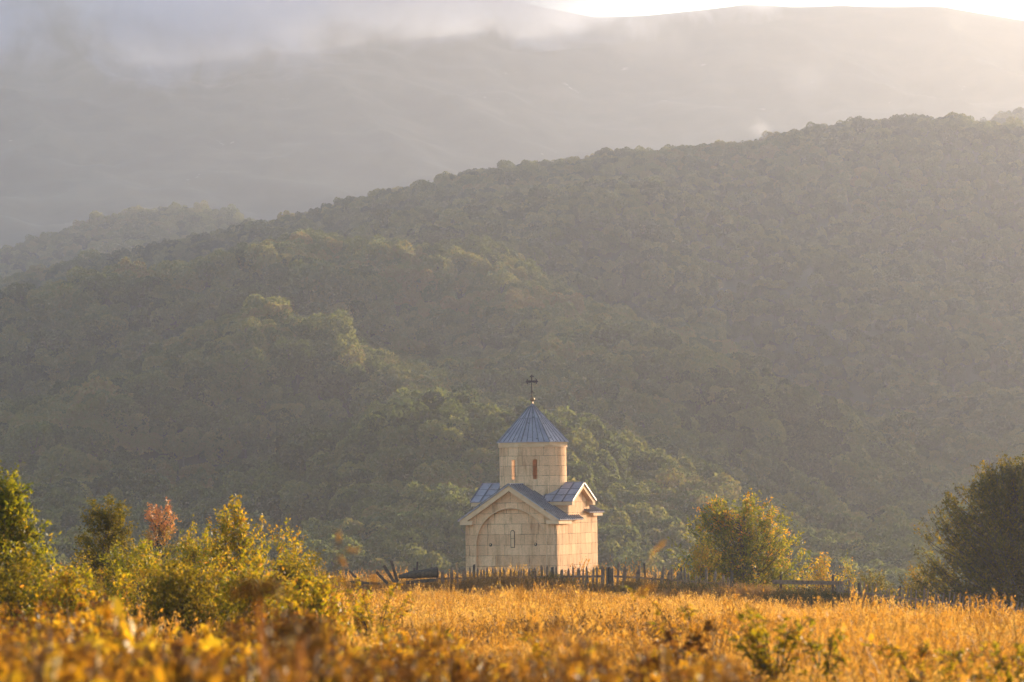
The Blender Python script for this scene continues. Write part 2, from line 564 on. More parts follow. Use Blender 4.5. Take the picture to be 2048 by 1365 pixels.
# ------------------------------------------------------------------ low cloud clinging to the mountain
def mist(label, centre, size, dens, nscale, thr, seed, g=.3, col=(.93, .95, 1)):
    bm = bmesh.new(); bmesh.ops.create_icosphere(bm, subdivisions=3, radius=1.0)
    bmesh.ops.scale(bm, vec=size, verts=bm.verts)
    me = bpy.data.meshes.new('cloud'); bm.to_mesh(me); bm.free()
    m, t = mat_new('cloud_vapour')
    L = t.links
    tc = N(t, 'ShaderNodeTexCoord')
    sc = N(t, 'ShaderNodeVectorMath', operation='DIVIDE'); L.new(tc.outputs['Object'], sc.inputs[0]); sc.inputs[1].default_value = size
    ln = N(t, 'ShaderNodeVectorMath', operation='LENGTH'); L.new(sc.outputs[0], ln.inputs[0])
    fo = N(t, 'ShaderNodeMapRange'); L.new(ln.outputs['Value'], fo.inputs[0]); fo.inputs[1].default_value = 1.0; fo.inputs[2].default_value = .25; fo.inputs[3].default_value = -thr; fo.inputs[4].default_value = .12
    mp = N(t, 'ShaderNodeMapping'); mp.inputs['Location'].default_value = (seed * 13.1, seed * 7.7, 0); L.new(tc.outputs['Object'], mp.inputs[0])
    no = N(t, 'ShaderNodeTexNoise'); no.inputs['Scale'].default_value = nscale; no.inputs['Detail'].default_value = 6; no.inputs['Roughness'].default_value = .62; no.inputs['Distortion'].default_value = .9
    L.new(mp.outputs[0], no.inputs['Vector'])
    ad = N(t, 'ShaderNodeMath', operation='ADD'); L.new(no.outputs['Fac'], ad.inputs[0]); L.new(fo.outputs[0], ad.inputs[1])
    mr = N(t, 'ShaderNodeMapRange'); L.new(ad.outputs[0], mr.inputs[0]); mr.inputs[1].default_value = .36; mr.inputs[2].default_value = .85; mr.inputs[3].default_value = 0; mr.inputs[4].default_value = dens
    pv = N(t, 'ShaderNodeVolumePrincipled'); pv.inputs['Color'].default_value = (*col, 1); pv.inputs['Anisotropy'].default_value = g
    L.new(mr.outputs[0], pv.inputs['Density'])
    o = N(t, 'ShaderNodeOutputMaterial'); L.new(pv.outputs[0], o.inputs['Volume'])
    me.materials.append(m)
    ob = bpy.data.objects.new('cloud', me); COL.objects.link(ob); ob.location = centre
    ob['label'] = label; ob['category'] = 'cloud'; ob['kind'] = 'stuff'


mist('bluish cloud drifting down the mountain at the upper left', P(410, 10, 2600), (125, 110, 72), .034, .020, .34, 1, col=(.72, .79, 1))
mist('bluish cloud over the top left corner of the view', P(-50, 10, 2550), (75, 90, 74), .030, .020, .34, 2, col=(.68, .76, 1))
mist('long pale cloud lying along the mountain ridge at the top middle', P(860, -34, 2740), (280, 130, 46), .050, .013, .22, 3, col=(.78, .84, 1))
mist('faint wisp of cloud in front of the mountain right of the middle', P(1610, 160, 2600), (30, 40, 26), .0035, .03, .3, 4)
mist('faint wide wisp of cloud below the ridge in the middle', P(1290, 85, 2600), (60, 40, 22), .0035, .03, .3, 5)
mist('small glowing puff of vapour on the forested ridge', P(1522, 262, 1296), (6, 6, 6), .05, .25, .35, 6, g=.6)


# ------------------------------------------------------------------ church
def masonry(name, cyl=False, light=0.0):
    m, t = mat_new(name)
    L = t.links
    tc = N(t, 'ShaderNodeTexCoord')
    sp = N(t, 'ShaderNodeSeparateXYZ'); L.new(tc.outputs['Object'], sp.inputs[0])
    if cyl:
        at = N(t, 'ShaderNodeMath', operation='ARCTAN2'); L.new(sp.outputs[1], at.inputs[0]); L.new(sp.outputs[0], at.inputs[1])
        mu = N(t, 'ShaderNodeMath', operation='MULTIPLY'); L.new(at.outputs[0], mu.inputs[0]); mu.inputs[1].default_value = 1.86
        u = mu.outputs[0]
    else:
        sn = N(t, 'ShaderNodeSeparateXYZ'); L.new(tc.outputs['Normal'], sn.inputs[0])
        ab = N(t, 'ShaderNodeMath', operation='ABSOLUTE'); L.new(sn.outputs[0], ab.inputs[0])
        gt = N(t, 'ShaderNodeMath', operation='GREATER_THAN'); L.new(ab.outputs[0], gt.inputs[0]); gt.inputs[1].default_value = .5
        ad = N(t, 'ShaderNodeMath', operation='ADD'); L.new(sp.outputs[1], ad.inputs[0]); ad.inputs[1].default_value = 3.17
        mf = N(t, 'ShaderNodeMix', data_type='FLOAT'); L.new(gt.outputs[0], mf.inputs[0]); L.new(sp.outputs[0], mf.inputs[2]); L.new(ad.outputs[0], mf.inputs[3])
        u = mf.outputs[0]
    cb = N(t, 'ShaderNodeCombineXYZ'); L.new(u, cb.inputs[0]); L.new(sp.outputs[2], cb.inputs[1])
    # slight waviness of the joints
    nz = N(t, 'ShaderNodeTexNoise'); nz.inputs['Scale'].default_value = 1.7; L.new(tc.outputs['Object'], nz.inputs['Vector'])
    vm = N(t, 'ShaderNodeVectorMath', operation='SCALE'); L.new(nz.outputs['Color'], vm.inputs[0]); vm.inputs['Scale'].default_value = .035
    va = N(t, 'ShaderNodeVectorMath', operation='ADD'); L.new(cb.outputs[0], va.inputs[0]); L.new(vm.outputs[0], va.inputs[1])
    br = N(t, 'ShaderNodeTexBrick'); L.new(va.outputs[0], br.inputs['Vector'])
    br.offset = .43; br.offset_frequency = 2; br.squash = .72; br.squash_frequency = 3
    br.inputs['Scale'].default_value = 1.0
    br.inputs['Brick Width'].default_value = .98; br.inputs['Row Height'].default_value = .575 if not cyl else .55
    br.inputs['Mortar Size'].default_value = .011; br.inputs['Mortar Smooth'].default_value = .25
    br.inputs['Color1'].default_value = (.56, .37, .235, 1); br.inputs['Color2'].default_value = (.66, .455, .30, 1)
    br.inputs['Mortar'].default_value = (.10, .06, .035, 1)
    # weather stains: large blotches plus fine grain
    n1 = N(t, 'ShaderNodeTexNoise'); n1.inputs['Scale'].default_value = .9; n1.inputs['Detail'].default_value = 7; n1.inputs['Roughness'].default_value = .65
    mp = N(t, 'ShaderNodeMapping'); mp.inputs['Scale'].default_value = (2.6, 2.6, .5)
    L.new(tc.outputs['Object'], mp.inputs[0]); L.new(mp.outputs[0], n1.inputs['Vector'])
    r1 = ramp(t, [(.32, (.60, .53, .47)), (.5, (1, 1, 1)), (.72, (1.12, 1.1, 1.06))], n1.outputs['Fac'])
    n2 = N(t, 'ShaderNodeTexNoise'); n2.inputs['Scale'].default_value = 14; n2.inputs['Detail'].default_value = 5
    L.new(tc.outputs['Object'], n2.inputs['Vector'])
    r2 = ramp(t, [(.3, (.86, .85, .84)), (.6, (1.04, 1.04, 1.04))], n2.outputs['Fac'])
    # patchy joints: some mortar lines fade
    n3 = N(t, 'ShaderNodeTexNoise'); n3.inputs['Scale'].default_value = 2.3; n3.inputs['Detail'].default_value = 3
    L.new(tc.outputs['Object'], n3.inputs['Vector'])
    r3 = ramp(t, [(.35, (.25, .25, .25)), (.6, (1, 1, 1))], n3.outputs['Fac'])
    fm = N(t, 'ShaderNodeMath', operation='MULTIPLY'); L.new(br.outputs['Fac'], fm.inputs[0]); L.new(r3.outputs[0], fm.inputs[1])
    # block colour without mortar
    br2 = N(t, 'ShaderNodeTexBrick'); L.new(va.outputs[0], br2.inputs['Vector'])
    br2.offset = br.offset; br2.offset_frequency = 2; br2.squash = br.squash; br2.squash_frequency = 3
    for k in ('Scale', 'Brick Width', 'Row Height'):
        br2.inputs[k].default_value = br.inputs[k].default_value
    br2.inputs['Mortar Size'].default_value = 0
    br2.inputs['Color1'].default_value = (.69, .405, .225, 1); br2.inputs['Color2'].default_value = (.86, .545, .315, 1)
    mm = N(t, 'ShaderNodeMix', data_type='RGBA'); L.new(fm.outputs[0], mm.inputs[0]); L.new(br2.outputs['Color'], mm.inputs[6]); mm.inputs[7].default_value = (.13, .075, .04, 1)
    a1 = N(t, 'ShaderNodeMix', data_type='RGBA', blend_type='MULTIPLY'); a1.inputs[0].default_value = 1; L.new(mm.outputs[2], a1.inputs[6]); L.new(r1.outputs[0], a1.inputs[7])
    a2 = N(t, 'ShaderNodeMix', data_type='RGBA', blend_type='MULTIPLY'); a2.inputs[0].default_value = 1; L.new(a1.outputs[2], a2.inputs[6]); L.new(r2.outputs[0], a2.inputs[7])
    p = N(t, 'ShaderNodeBsdfPrincipled'); p.inputs['Roughness'].default_value = .92; p.inputs['Specular IOR Level'].default_value = .2
    L.new(a2.outputs[2], p.inputs['Base Color'])
    iv = N(t, 'ShaderNodeMath', operation='MULTIPLY_ADD'); L.new(br.outputs['Fac'], iv.inputs[0]); iv.inputs[1].default_value = -1.2; L.new(n2.outputs['Fac'], iv.inputs[2])
    b = N(t, 'ShaderNodeBump'); b.inputs['Strength'].default_value = .7; b.inputs['Distance'].default_value = .02
    L.new(iv.outputs[0], b.inputs['Height']); L.new(b.outputs[0], p.inputs['Normal'])
    o = N(t, 'ShaderNodeOutputMaterial'); L.new(p.outputs[0], o.inputs[0])
    return m


m_stone = masonry('limestone_blocks')
m_stone_c = masonry('limestone_blocks_round', cyl=True)
m_trim = simple_mat('limestone_trim', (.66, .42, .235), (.78, .52, .31), scale=3, rough=.9, bump=.3)
m_iron = simple_mat('black_iron', (.012, .010, .009), (.035, .027, .02), scale=20, rough=.5, metal=.5, bump=.1)
m_brass = simple_mat('weathered_brass', (.16, .10, .05), (.3, .19, .09), scale=12, rough=.42, metal=.8, bump=.1)
m_dark = simple_mat('hollow_shade', (.012, .010, .008), (.02, .016, .012), rough=1)  # near-black colour standing in for shade inside small hollows

# painted sheet metal with flaked dark patches
m_tin, t = mat_new('zinc_sheet')
tc = N(t, 'ShaderNodeTexCoord')
n1 = N(t, 'ShaderNodeTexNoise'); n1.inputs['Scale'].default_value = 1.6; n1.inputs['Detail'].default_value = 8; n1.inputs['Roughness'].default_value = .65
t.links.new(tc.outputs['Object'], n1.inputs['Vector'])
r1 = ramp(t, [(.3, (.25, .22, .245)), (.5, (.34, .30, .335)), (.7, (.43, .385, .42))], n1.outputs['Fac'])
n2 = N(t, 'ShaderNodeTexNoise'); n2.inputs['Scale'].default_value = 5.5; n2.inputs['Detail'].default_value = 4
t.links.new(tc.outputs['Object'], n2.inputs['Vector'])
r2 = ramp(t, [(.655, (0, 0, 0)), (.675, (1, 1, 1))], n2.outputs['Fac'])
mx = N(t, 'ShaderNodeMix', data_type='RGBA')
t.links.new(r2.outputs[0], mx.inputs[0]); t.links.new(r1.outputs[0], mx.inputs[6]); mx.inputs[7].default_value = (.07, .055, .05, 1)
p = N(t, 'ShaderNodeBsdfPrincipled'); p.inputs['Metallic'].default_value = .12; p.inputs['Roughness'].default_value = .5
t.links.new(mx.outputs[2], p.inputs['Base Color'])
b = N(t, 'ShaderNodeBump'); b.inputs['Strength'].default_value = .25; b.inputs['Distance'].default_value = .03
t.links.new(n1.outputs['Fac'], b.inputs['Height']); t.links.new(b.outputs[0], p.inputs['Normal'])
o_ = N(t, 'ShaderNodeOutputMaterial'); t.links.new(p.outputs[0], o_.inputs[0])

c0 = P(1066, 930, 237)
m_seam = simple_mat('dark_seam', (.10, .09, .10), (.20, .18, .19), scale=6, rough=.5, metal=.3, bump=.1)  # darker tone so the roof seams stand out
church = empty('church', (c0.x, c0.y, P(1066, 1150, 237).z), 'small cream limestone chapel with grey metal roofs, a round tower and an iron cross', 'church', rz=R(-18))
HW, YF, YR, ZB = 2.63, -4.1, 3.45, -1.5


def pent(y, hw, zb, ze, zp):
    return [(-hw, y, zb), (hw, y, zb), (hw, y, ze), (0, y, zp), (-hw, y, ze)]


SL = (5.03 - 3.1) / 2.9        # slope of the nave roof
# nave body
mb = MB()
mb.prism(pent(YF + .22, HW, ZB, 3.0, 3.0 + SL * HW - .06), (0, -1.95 - YF - .22, 0))
mb.build('nave_wall', m_stone, church)
mb = MB()
mb.prism(pent(1.95, HW, ZB, 3.28, 4.65), (0, YR - 1.95, 0))
mb.build('rear_wall', m_stone, church)
# transept body
mb = MB()
hw = HW + .006
mb.prism([(-hw, -1.95, ZB), (-hw, 1.95, ZB), (-hw, 1.95, 3.95), (-hw, 0, 4.86), (-hw, -1.95, 3.95)], (2 * hw, 0, 0))
mb.build('transept_wall', m_stone, church)
# facade with recessed blind arch: left & right jambs + arch spandrel
AR, ASP = 2.0, 1.69


def facade():
    n = 40
    th = [math.pi * i / n for i in range(n + 1)]
    arch = [(-AR, ZB)] + [(-AR * math.cos(a), ASP + AR * math.sin(a)) for a in th] + [(AR, ZB)]
    zr = lambda x_: 3.0 + SL * (HW - abs(x_)) - .06 * (1 - abs(x_) / HW)
    out = [(-HW, ZB)]
    for (x_, z_), a in zip(arch[1:-1], th):
        if a < math.pi * .12: out.append((-HW, z_))
        elif a > math.pi * .88: out.append((HW, z_))
        else:
            k = (a / math.pi - .12) / .76
            xo = -HW + 2 * HW * k
            out.append((xo, zr(xo)))
    out.append((HW, ZB))
    V, Fc = [], []
    for (ax, az), (ox, oz) in zip(arch, out):
        V += [(ax, YF, az), (ox, YF, oz), (ax, YF + .22, az), (ox, YF + .22, oz)]
    for i in range(len(arch) - 1):
        k = i * 4
        Fc.append([k, k + 4, k + 5, k + 1]); Fc.append([k + 2, k + 3, k + 7, k + 6])
        Fc.append([k, k + 2, k + 6, k + 4]); Fc.append([k + 1, k + 5, k + 7, k + 3])
    return np_mesh('blind_arch_front', V, Fc, m_stone, church)


facade()
# thin raised roll moulding round the arch
pts = [(-AR - .03, YF - .004, z_) for z_ in np.linspace(ZB, ASP, 6)[:-1]] + [(-(AR + .03) * math.cos(math.pi * i / 32), YF - .004, ASP + (AR + .03) * math.sin(math.pi * i / 32)) for i in range(33)] + [(AR + .03, YF - .004, z_) for z_ in np.linspace(ASP, ZB, 6)[1:]]
V, Fq = tube_arrays([(np.array(pts), np.full(len(pts), .032))], 6)
np_mesh('arch_moulding', V, Fq, m_trim, church, smooth=True)
yb = YF + .22
# slit niche (a slab on a flat dark sheet painted as rebate shade) between two round putlog holes
def slot_outline(hw_, z0, z1, n=10):
    return [(-hw_, z0), (hw_, z0)] + [(hw_ * math.cos(math.pi * i / n), z1 - hw_ + hw_ * math.sin(math.pi * i / n)) for i in range(n + 1)]


mb = MB(); o1 = slot_outline(.125, 1.56, 2.52)
mb.prism([(x_ + .02, yb - .004, z_) for x_, z_ in o1], (0, .003, 0))
nic = mb.build('slit_window', m_dark, church)
mb = MB(); o1 = slot_outline(.085, 1.60, 2.48)
mb.prism([(x_ + .02, yb - .045, z_) for x_, z_ in o1], (0, .04, 0))
mb.build('window_slab', m_trim, nic)
mb = MB(); mb.box(-.065, .105, yb - .048, yb - .0455, 2.05, 2.068)
mb.build('crack', m_dark, nic)
for xx in (-1.26, 1.33):
    mb = MB(); mb.prism([(xx + .09 * math.cos(a), yb - .006, 1.73 + .09 * math.sin(a)) for a in np.linspace(0, 2 * math.pi, 20, endpoint=False)], (0, .005, 0))  # flat dark disc painted as the shade inside the hole
    h = mb.build('round_hole', m_dark, church)
    mb = MB()
    ring = [(np.array([(xx + .105 * math.cos(a), yb - .004, 1.73 + .105 * math.sin(a)) for a in np.linspace(0, 2 * math.pi, 21)]), np.full(21, .014))]
    V, Fq = tube_arrays(ring, 5); np_mesh('hole_rim', V, Fq, m_trim, h, smooth=True)
    mb = MB(); mb.prism([(xx - .02 + .035 * math.cos(a), yb - .010, 1.75 + .05 * math.sin(a)) for a in np.linspace(0, 2 * math.pi, 10, endpoint=False)], (0, .003, 0))
    mb.build('hole_stone', m_trim, h)

# cornices ----------------------------------------------------------------
YO = YF - .33
# side eave cornices of the front arm (end blocks seen on the front)
for s_ in (-1, 1):
    mb = MB()
    x0, x1 = sorted((s_ * 2.12, s_ * 2.84))
    mb.box(x0, x1, YO, YF - .003, 2.83, 3.04)
    xa, xb_ = sorted((s_ * (HW + .003), s_ * 2.84))
    mb.box(xa, xb_, YF - .003, -2.0, 2.83, 3.04)
    mb.build('eave_cornice', m_trim, church)
    # sloping gable cornice
    zt = lambda xq: 5.03 - SL * abs(xq) - .075
    mb = MB()
    q = [(s_ * 2.86, YO + .004, zt(2.86)), (0, YO + .004, zt(0)), (0, YO + .004, zt(0) - .30), (s_ * 2.50, YO + .004, zt(2.5) - .30), (s_ * 2.86, YO + .004, 3.045)]
    mb.prism(q, (0, .33 - .010, 0))
    mb.build('gable_cornice', m_trim, church)
    # rear arm eaves
    mb = MB(); mb.box(*sorted((s_ * (HW - .3), s_ * 2.86)), 2.0, YR + .3, 3.22, 3.40)
    mb.build('eave_cornice', m_trim, church)
    # transept: eave cornices front and back
    mb = MB()
    mb.box(-2.92, 2.92, *sorted((s_ * 1.955, s_ * 2.17)), 3.84, 4.03)
    mb.build('eave_cornice', m_trim, church)
    # transept gable cornices
    ST = (5.08 - 4.08) / 2.25
    zt2 = lambda yq: 5.08 - ST * abs(yq) - .075
    for k_ in (-1, 1):
        mb = MB()
        xg = s_ * (HW + .01)
        q = [(xg, k_ * 2.19, zt2(2.19)), (xg, 0, zt2(0)), (xg, 0, zt2(0) - .24), (xg, k_ * 1.72, zt2(1.72) - .24), (xg, k_ * 1.72, 3.83), (xg, k_ * 2.19, 3.83)]
        mb.prism(q, (s_ * .27, 0, 0))
        mb.build('gable_cornice', m_trim, church)


# sheet metal roofs ---------------------------------------------------------
def slope(name, o, du, dv, nu, nv, th=.05, rib=.05, extra_u=None):
    """o: ridge corner, du: vector along the ridge, dv: vector down the slope"""
    o = Vector(o); du = Vector(du); dv = Vector(dv)
    nr = du.cross(dv).normalized()
    if nr.z < 0: nr = -nr
    mb = MB()
    mb.prism([o, o + du, o + du + dv, o + dv], -nr * th)
    nbase = len(mb.f)
    for i in range(nu + 1):
        a = o + du * (i / nu) if 0 < i < nu else o + du * (.004 if i == 0 else .996)
        e = du.normalized() * .022
        mb.prism([a - e, a + e, a + e + dv * .995, a - e + dv * .995], nr * rib)
    for j in range(1, nv):
        a = o + dv * (j / nv); e = dv.normalized() * .012
        mb.prism([a - e, a + e, a + e + du, a - e + du], nr * .02)
    return np_mesh(name, mb.v, mb.f, None, church, mats=[m_tin, m_seam], midx=[0] * nbase + [1] * (len(mb.f) - nbase))


for s_ in (-1, 1):
    # front arm
    slope('front_roof', (0, YO - .05, 5.03), (0, 4.3, 0), (s_ * 2.95, 0, -SL * 2.95), 11, 2)
    slope('rear_roof', (0, 1.0, 4.78), (0, YR + .36 - 1.0, 0), (s_ * 2.95, 0, -(4.78 - 3.43)), 8, 1)
    slope('transept_roof', (-2.98, 0, 5.08), (5.96, 0, 0), (0, s_ * 2.25, -1.0), 10, 3)
mb = MB()
V, Fq = tube_arrays([(np.array([(0, YO - .06, 5.04), (0, -1.5, 5.04)]), [.045, .045]), (np.array([(-3.0, 0, 5.09), (3.0, 0, 5.09)]), [.04, .04])], 6)
np_mesh('ridge_cap', V, Fq, m_tin, church)

# drum: hollow ring with eight slit openings ---------------------------------
RO, RI = 1.86, 1.48
# screen azimuths of the openings converted to the church frame: two in front, the unseen rest at the back, two of those sized to aim sun at the front reveals
def lang(phi): return R(phi + 18 - 90)
WND = [(lang(-36), .115, 5.29, 6.37), (lang(3), .115, 5.29, 6.37), (lang(106), .2, 5.5, 6.98), (lang(144), .26, 5.55, 6.98), (lang(190), .12, 5.29, 6.37), (lang(-110), .12, 5.29, 6.37)]
ang = []
z0, z1, zb, zt_ = 5.29, 6.37, 4.0, 7.16


def drum():
    V, Fc = [], []
    zc = sorted({zb, zt_} | {w_[2] for w_ in WND} | {w_[3] for w_ in WND})
    segs = []
    ws = sorted(WND)
    for i, (a, hw_, za, zz) in enumerate(ws):
        do = hw_ / RO; di = (hw_ + .10) / RI
        segs.append((a - do, a + do, a - di, a + di, (za, zz)))
        a2 = ws[(i + 1) % len(ws)][0] + (2 * math.pi if i == len(ws) - 1 else 0)
        h2 = ws[(i + 1) % len(ws)][1]
        e0, e1 = a + do, a2 - h2 / RO; f0, f1 = a + di, a2 - (h2 + .10) / RI
        n = max(3, int((e1 - e0) / .09))
        for k in range(n):
            segs.append((e0 + (e1 - e0) * k / n, e0 + (e1 - e0) * (k + 1) / n, f0 + (f1 - f0) * k / n, f0 + (f1 - f0) * (k + 1) / n, None))
    m = len(segs)
    def is_open(sg, za, zz): return sg[4] is not None and za >= sg[4][0] - 1e-6 and zz <= sg[4][1] + 1e-6
    for i, sg in enumerate(segs):
        a0, a1, b0, b1, _ = sg
        for j in range(len(zc) - 1):
            za, zz = zc[j], zc[j + 1]
            if is_open(sg, za, zz): continue
            k = len(V)
            for r_, (p0, p1) in ((RO, (a0, a1)), (RI, (b0, b1))):
                for a_ in (p0, p1):
                    for z_ in (za, zz): V.append((r_ * math.cos(a_), r_ * math.sin(a_), z_))
            Fc.append([k, k + 2, k + 3, k + 1]); Fc.append([k + 4, k + 5, k + 7, k + 6])
            if is_open(segs[i - 1], za, zz): Fc.append([k, k + 1, k + 5, k + 4])
            if is_open(segs[(i + 1) % m], za, zz): Fc.append([k + 2, k + 6, k + 7, k + 3])
            if j + 1 < len(zc) - 1 and is_open(sg, zc[j + 1], zc[j + 2]): Fc.append([k + 1, k + 3, k + 7, k + 5])
            if j > 0 and is_open(sg, zc[j - 1], zc[j]): Fc.append([k, k + 4, k + 6, k + 2])
    return np_mesh('drum_wall', V, Fc, m_stone_c, church)


drum()
# octagonal cornice and roof; corners at -18 and 27 degrees from the view line
RC = 2.02
oc = [R(-90 + 45 * k) for k in range(8)]
mb = MB()
mb.prism([(RC * math.cos(a), RC * math.sin(a), 7.15) for a in oc], (0, 0, .19))
mb.build('drum_cornice', m_trim, church)
mb = MB()
mb.prism([(1.92 * math.cos(a), 1.92 * math.sin(a), 7.06) for a in np.linspace(0, 2 * math.pi, 40, endpoint=False)], (0, 0, .088))
mb.build('cornice_moulding', m_trim, church)
RR, ZE, ZA = 2.10, 7.36, 9.52
mb = MB()
vs = [(RR * math.cos(a), RR * math.sin(a), ZE) for a in oc] + [(0, 0, ZA)] + [(RR * math.cos(a), RR * math.sin(a), ZE - .035) for a in oc]
mb.add(vs, [[i, (i + 1) % 8, 8] for i in range(8)] + [[i + 9, (i + 1) % 8 + 9, (i + 1) % 8, i] for i in range(8)] + [[16 - i for i in range(8)]])
nbase = len(mb.f)
# hips and standing seams
paths = []
for i in range(8):
    A = Vector(vs[i]); B = Vector(vs[(i + 1) % 8]); T = Vector((0, 0, ZA))
    paths.append((np.array([A * 1.0, T]), [.04, .03]))
    for f_ in (.2, .4, .6, .8):
        bq = A.lerp(B, f_); tq = bq.lerp(T, 1 - abs(f_ - .5) * .3 - .04) if f_ in (.4, .6) else bq.lerp(T, .60)
        paths.append((np.array([bq, tq]), [.028, .02]))
    paths.append((np.array([A.lerp(T, .61), B.lerp(T, .61)]), [.013, .013]))
V, Fq = tube_arrays(paths, 5)
mb.add(V.tolist(), Fq.tolist())
np_mesh('drum_roof', mb.v, mb.f, None, church, mats=[m_tin, m_seam], midx=[0] * nbase + [1] * (len(mb.f) - nbase))

# finial ball and cross
bm = bmesh.new(); bmesh.ops.create_uvsphere(bm, u_segments=18, v_segments=12, radius=.15)
bmesh.ops.scale(bm, vec=(1, 1, .92), verts=bm.verts)
bmesh.ops.translate(bm, vec=(0, 0, 9.74), verts=bm.verts)
me = bpy.data.meshes.new('finial_ball'); bm.to_mesh(me); bm.free(); me.materials.append(m_brass)
me.polygons.foreach_set('use_smooth', np.ones(len(me.polygons), bool))
o = bpy.data.objects.new('finial_ball', me); COL.objects.link(o); o.parent = church
paths = [(np.array([(0, 0, 9.42), (0, 0, 9.62)]), [.075, .05])]
V, Fq = tube_arrays(paths, 8); np_mesh('finial_neck', V, Fq, m_brass, church, smooth=True)
cr = bpy.data.objects.new('roof_cross', None); COL.objects.link(cr); cr.parent = church; cr.rotation_euler = (0, 0, R(18)); cr.location = (0, 0, 0)
cr['label'] = 'black iron budded cross on a ball'
ZC = 10.72
paths = [(np.array([(0, 0, 9.86), (0, 0, 10.3), (0, 0, ZC - .05)]), [.030, .045, .032]),
         (np.array([(0, 0, ZC), (0, 0, 11.02)]), [.042, .042]),
         (np.array([(-.26, 0, ZC), (.26, 0, ZC)]), [.04, .04])]
for s_ in (-1, 1):
    # lower volutes and braces
    paths.append((np.array([(0, 0, 10.45), (s_ * .03, 0, 10.2), (s_ * .09, 0, 10.06), (s_ * .14, 0, 10.07), (s_ * .13, 0, 10.13)]), [.02, .02, .018, .016, .012]))
    paths.append((np.array([(s_ * .05, 0, ZC + .05), (s_ * .2, 0, ZC + .07)]), [.015, .015]))
    paths.append((np.array([(s_ * .05, 0, ZC - .05), (s_ * .2, 0, ZC - .07)]), [.015, .015]))
    # bud at arm end: three lobes
    for (cx, cz) in ((s_ * .25, .08), (s_ * .25, -.08), (s_ * .30, 0)):
        paths.append((np.array([(cx - .045, 0, ZC + cz), (cx, 0, ZC + cz), (cx + .045, 0, ZC + cz)]), [.018, .055, .018]))
    for k_ in (-1, 1):
        paths.append((np.array([(s_ * .25, 0, ZC + k_ * .1), (s_ * .21, 0, ZC + k_ * .18)]), [.02, .008]))
    paths.append((np.array([(s_ * .08, 0, 11.0), (s_ * .13, 0, 10.95)]), [.03, .008]))
for (cx, cz) in ((-.07, 11.0), (.07, 11.0), (0, 11.07)):
    paths.append((np.array([(cx - .045, 0, cz), (cx, 0, cz), (cx + .045, 0, cz)]), [.018, .05, .018]))
for k, (nm, sl_) in enumerate((('cross_shaft', paths[:2]), ('cross_arms', paths[2:]))):
    V, Fq = tube_arrays(sl_, 8); np_mesh(nm, V, Fq, m_iron, cr, smooth=True)


# ------------------------------------------------------------------ leaf materials
m_green = leaf_mat('green_leaves', [(0, (.025, .042, .006)), (.45, (.05, .065, .008)), (.75, (.14, .105, .012)), (1, (.24, .10, .015))],
                   [(0, (.14, .18, .006)), (.45, (.46, .39, .008)), (.75, (.88, .52, .012)), (1, (.85, .34, .02))], trans=.55, rough=.5, spec=.35)
m_olive = leaf_mat('dark_green_leaves', [(0, (.018, .021, .005)), (.5, (.04, .036, .008)), (.8, (.11, .09, .018)), (1, (.16, .09, .02))],
                   [(0, (.10, .11, .008)), (.5, (.36, .27, .012)), (.8, (.75, .46, .02)), (1, (.5, .26, .03))], trans=.45, rough=.65, spec=.15)
m_rust = leaf_mat('autumn_leaves', [(0, (.08, .10, .02)), (.5, (.22, .12, .03)), (.8, (.30, .14, .05)), (1, (.36, .15, .06))],
                  [(0, (.30, .32, .03)), (.5, (.60, .38, .05)), (.8, (.80, .36, .10)), (1, (.82, .32, .12))], trans=.45, rough=.4)
m_wood = simple_mat('twig_bark', (.045, .03, .022), (.10, .07, .05), scale=25, rough=.9, bump=.4)
m_straw = leaf_mat('dry_grass', [(0, (.11, .065, .022)), (.5, (.34, .175, .035)), (1, (.54, .32, .09))],
                   [(0, (.24, .12, .02)), (.5, (.74, .32, .025)), (1, (.92, .52, .09))], trans=.5, rough=.6, spec=.2, patch=.09)  # patch gives straw tone variation and darker spots painted as rough shadows
m_weed = leaf_mat('dry_weed_leaves', [(0, (.10, .05, .015)), (.4, (.24, .12, .02)), (.7, (.45, .27, .02)), (1, (.50, .36, .03))],
                  [(0, (.18, .07, .012)), (.4, (.55, .24, .015)), (.7, (.90, .42, .015)), (1, (.95, .60, .03))], trans=.5, rough=.5, spec=.2, patch=.7)
m_bramble = leaf_mat('bramble_leaves', [(0, (.035, .035, .012)), (.5, (.16, .08, .025)), (1, (.32, .17, .045))],
                     [(0, (.14, .14, .02)), (.5, (.55, .26, .04)), (1, (.70, .36, .07))], trans=.4, rough=.6, spec=.2, patch=.16)


def bez(a, b, c, n):
    t_ = np.linspace(0, 1, n)[:, None]
    return (1 - t_) ** 2 * a + 2 * t_ * (1 - t_) * b + t_ ** 2 * c


